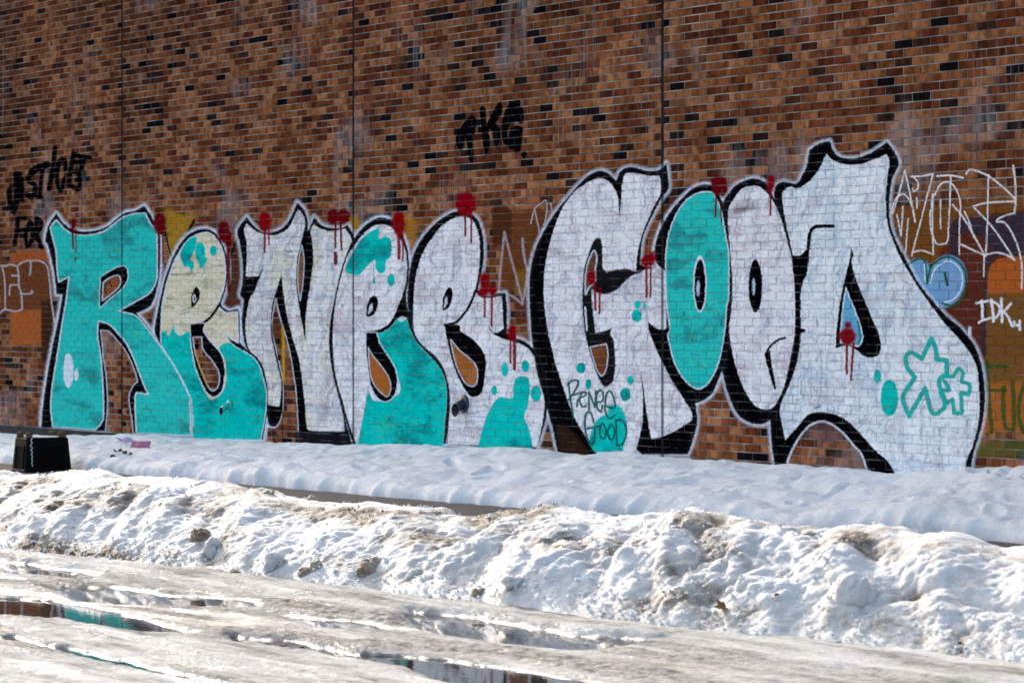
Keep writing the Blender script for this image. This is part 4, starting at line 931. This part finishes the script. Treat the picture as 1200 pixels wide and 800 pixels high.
leafm = plain('dead_leaf_brown', (.16, .085, .022), .8, .6, 60, .3)
leaf(848, 711, .050, 3, True, 'curled brown dead leaf lying on the lower snow bank', None)
leaf(915, 696, .016, 4, True, 'tiny dark leaf fragment stuck in the bank beside the smooth boulder')
leaf(1126, 753, .016, 6, True, 'tiny rust brown leaf fragment low in the dirty end of the bank')
for q, (px, py) in enumerate(((138, 531), (144, 529), (150, 530), (155, 530), (134, 533), (147, 532))):      # a heap of look-alikes
    leaf(px, py, .035, 20 + q, False, 'brown dead leaf in the small heap beside the pink paper', 'heap of leaves beside the paper')

# ------------------------------------------------------------------ crumbs of snow and road grit (uncountable)
def scatter(name, n, rmin, rmax, weight, mat, seed, power=2.5):
    rs = np.random.RandomState(seed); P = bank_pts.reshape(-1, 3); wgt = weight.ravel() / weight.sum()
    c = P[rs.choice(len(P), n, p=wgt)] + rs.uniform(-.012, .012, (n, 3))
    ph = (1 + 5 ** .5) / 2
    ico = np.array([(-1,ph,0),(1,ph,0),(-1,-ph,0),(1,-ph,0),(0,-1,ph),(0,1,ph),(0,-1,-ph),(0,1,-ph),(ph,0,-1),(ph,0,1),(-ph,0,-1),(-ph,0,1)]) / 1.9
    tri = np.array([(0,11,5),(0,5,1),(0,1,7),(0,7,10),(0,10,11),(1,5,9),(5,11,4),(11,10,2),(10,7,6),(7,1,8),(3,9,4),(3,4,2),(3,2,6),(3,6,8),(3,8,9),(4,9,5),(2,4,11),(6,2,10),(8,6,7),(9,8,1)])
    r = rmin + (rmax - rmin) * rs.uniform(0, 1, n) ** power
    V = ico[None] * (1 + rs.uniform(-.35, .35, (n, 12, 1))) * rs.uniform(.6, 1.2, (n, 1, 3)) * r[:, None, None] + c[:, None, :]
    F = tri[None] + 12 * np.arange(n)[:, None, None]
    o = link(name, mesh_np(name, V.reshape(-1, 3), F.reshape(-1, 3), mat, False)); return tag(o, kind='stuff')
M_crumb = plain('crumb_snow', (.76, .755, .745), .7, .06, 20, .3, 0, .2)
foot = sstep(.26, .06, BK_T)
o = scatter('snow_crumbs', 15000, .002, .014, (.25 + 1.6 * foot + .8 * BK_PATCH) * sstep(.0, .04, BK_T) * sstep(.8, .6, BK_T), M_crumb, 5, 3.5); tag(o, 'small white snow crumbs strewn over the ploughed bank', 'snow crumbs')
o = scatter('road_grit', 3000, .002, .0075, np.clip(BK_DIRT + .25, 0, 2) ** 2 * sstep(.02, .06, BK_T) * sstep(.8, .6, BK_T) + 1e-6, plain('grit', (.075, .055, .038), .9, .6, 40, .3), 6, 3.0); tag(o, 'dark grit and dirt flecks in the ploughed snow bank', 'grit')
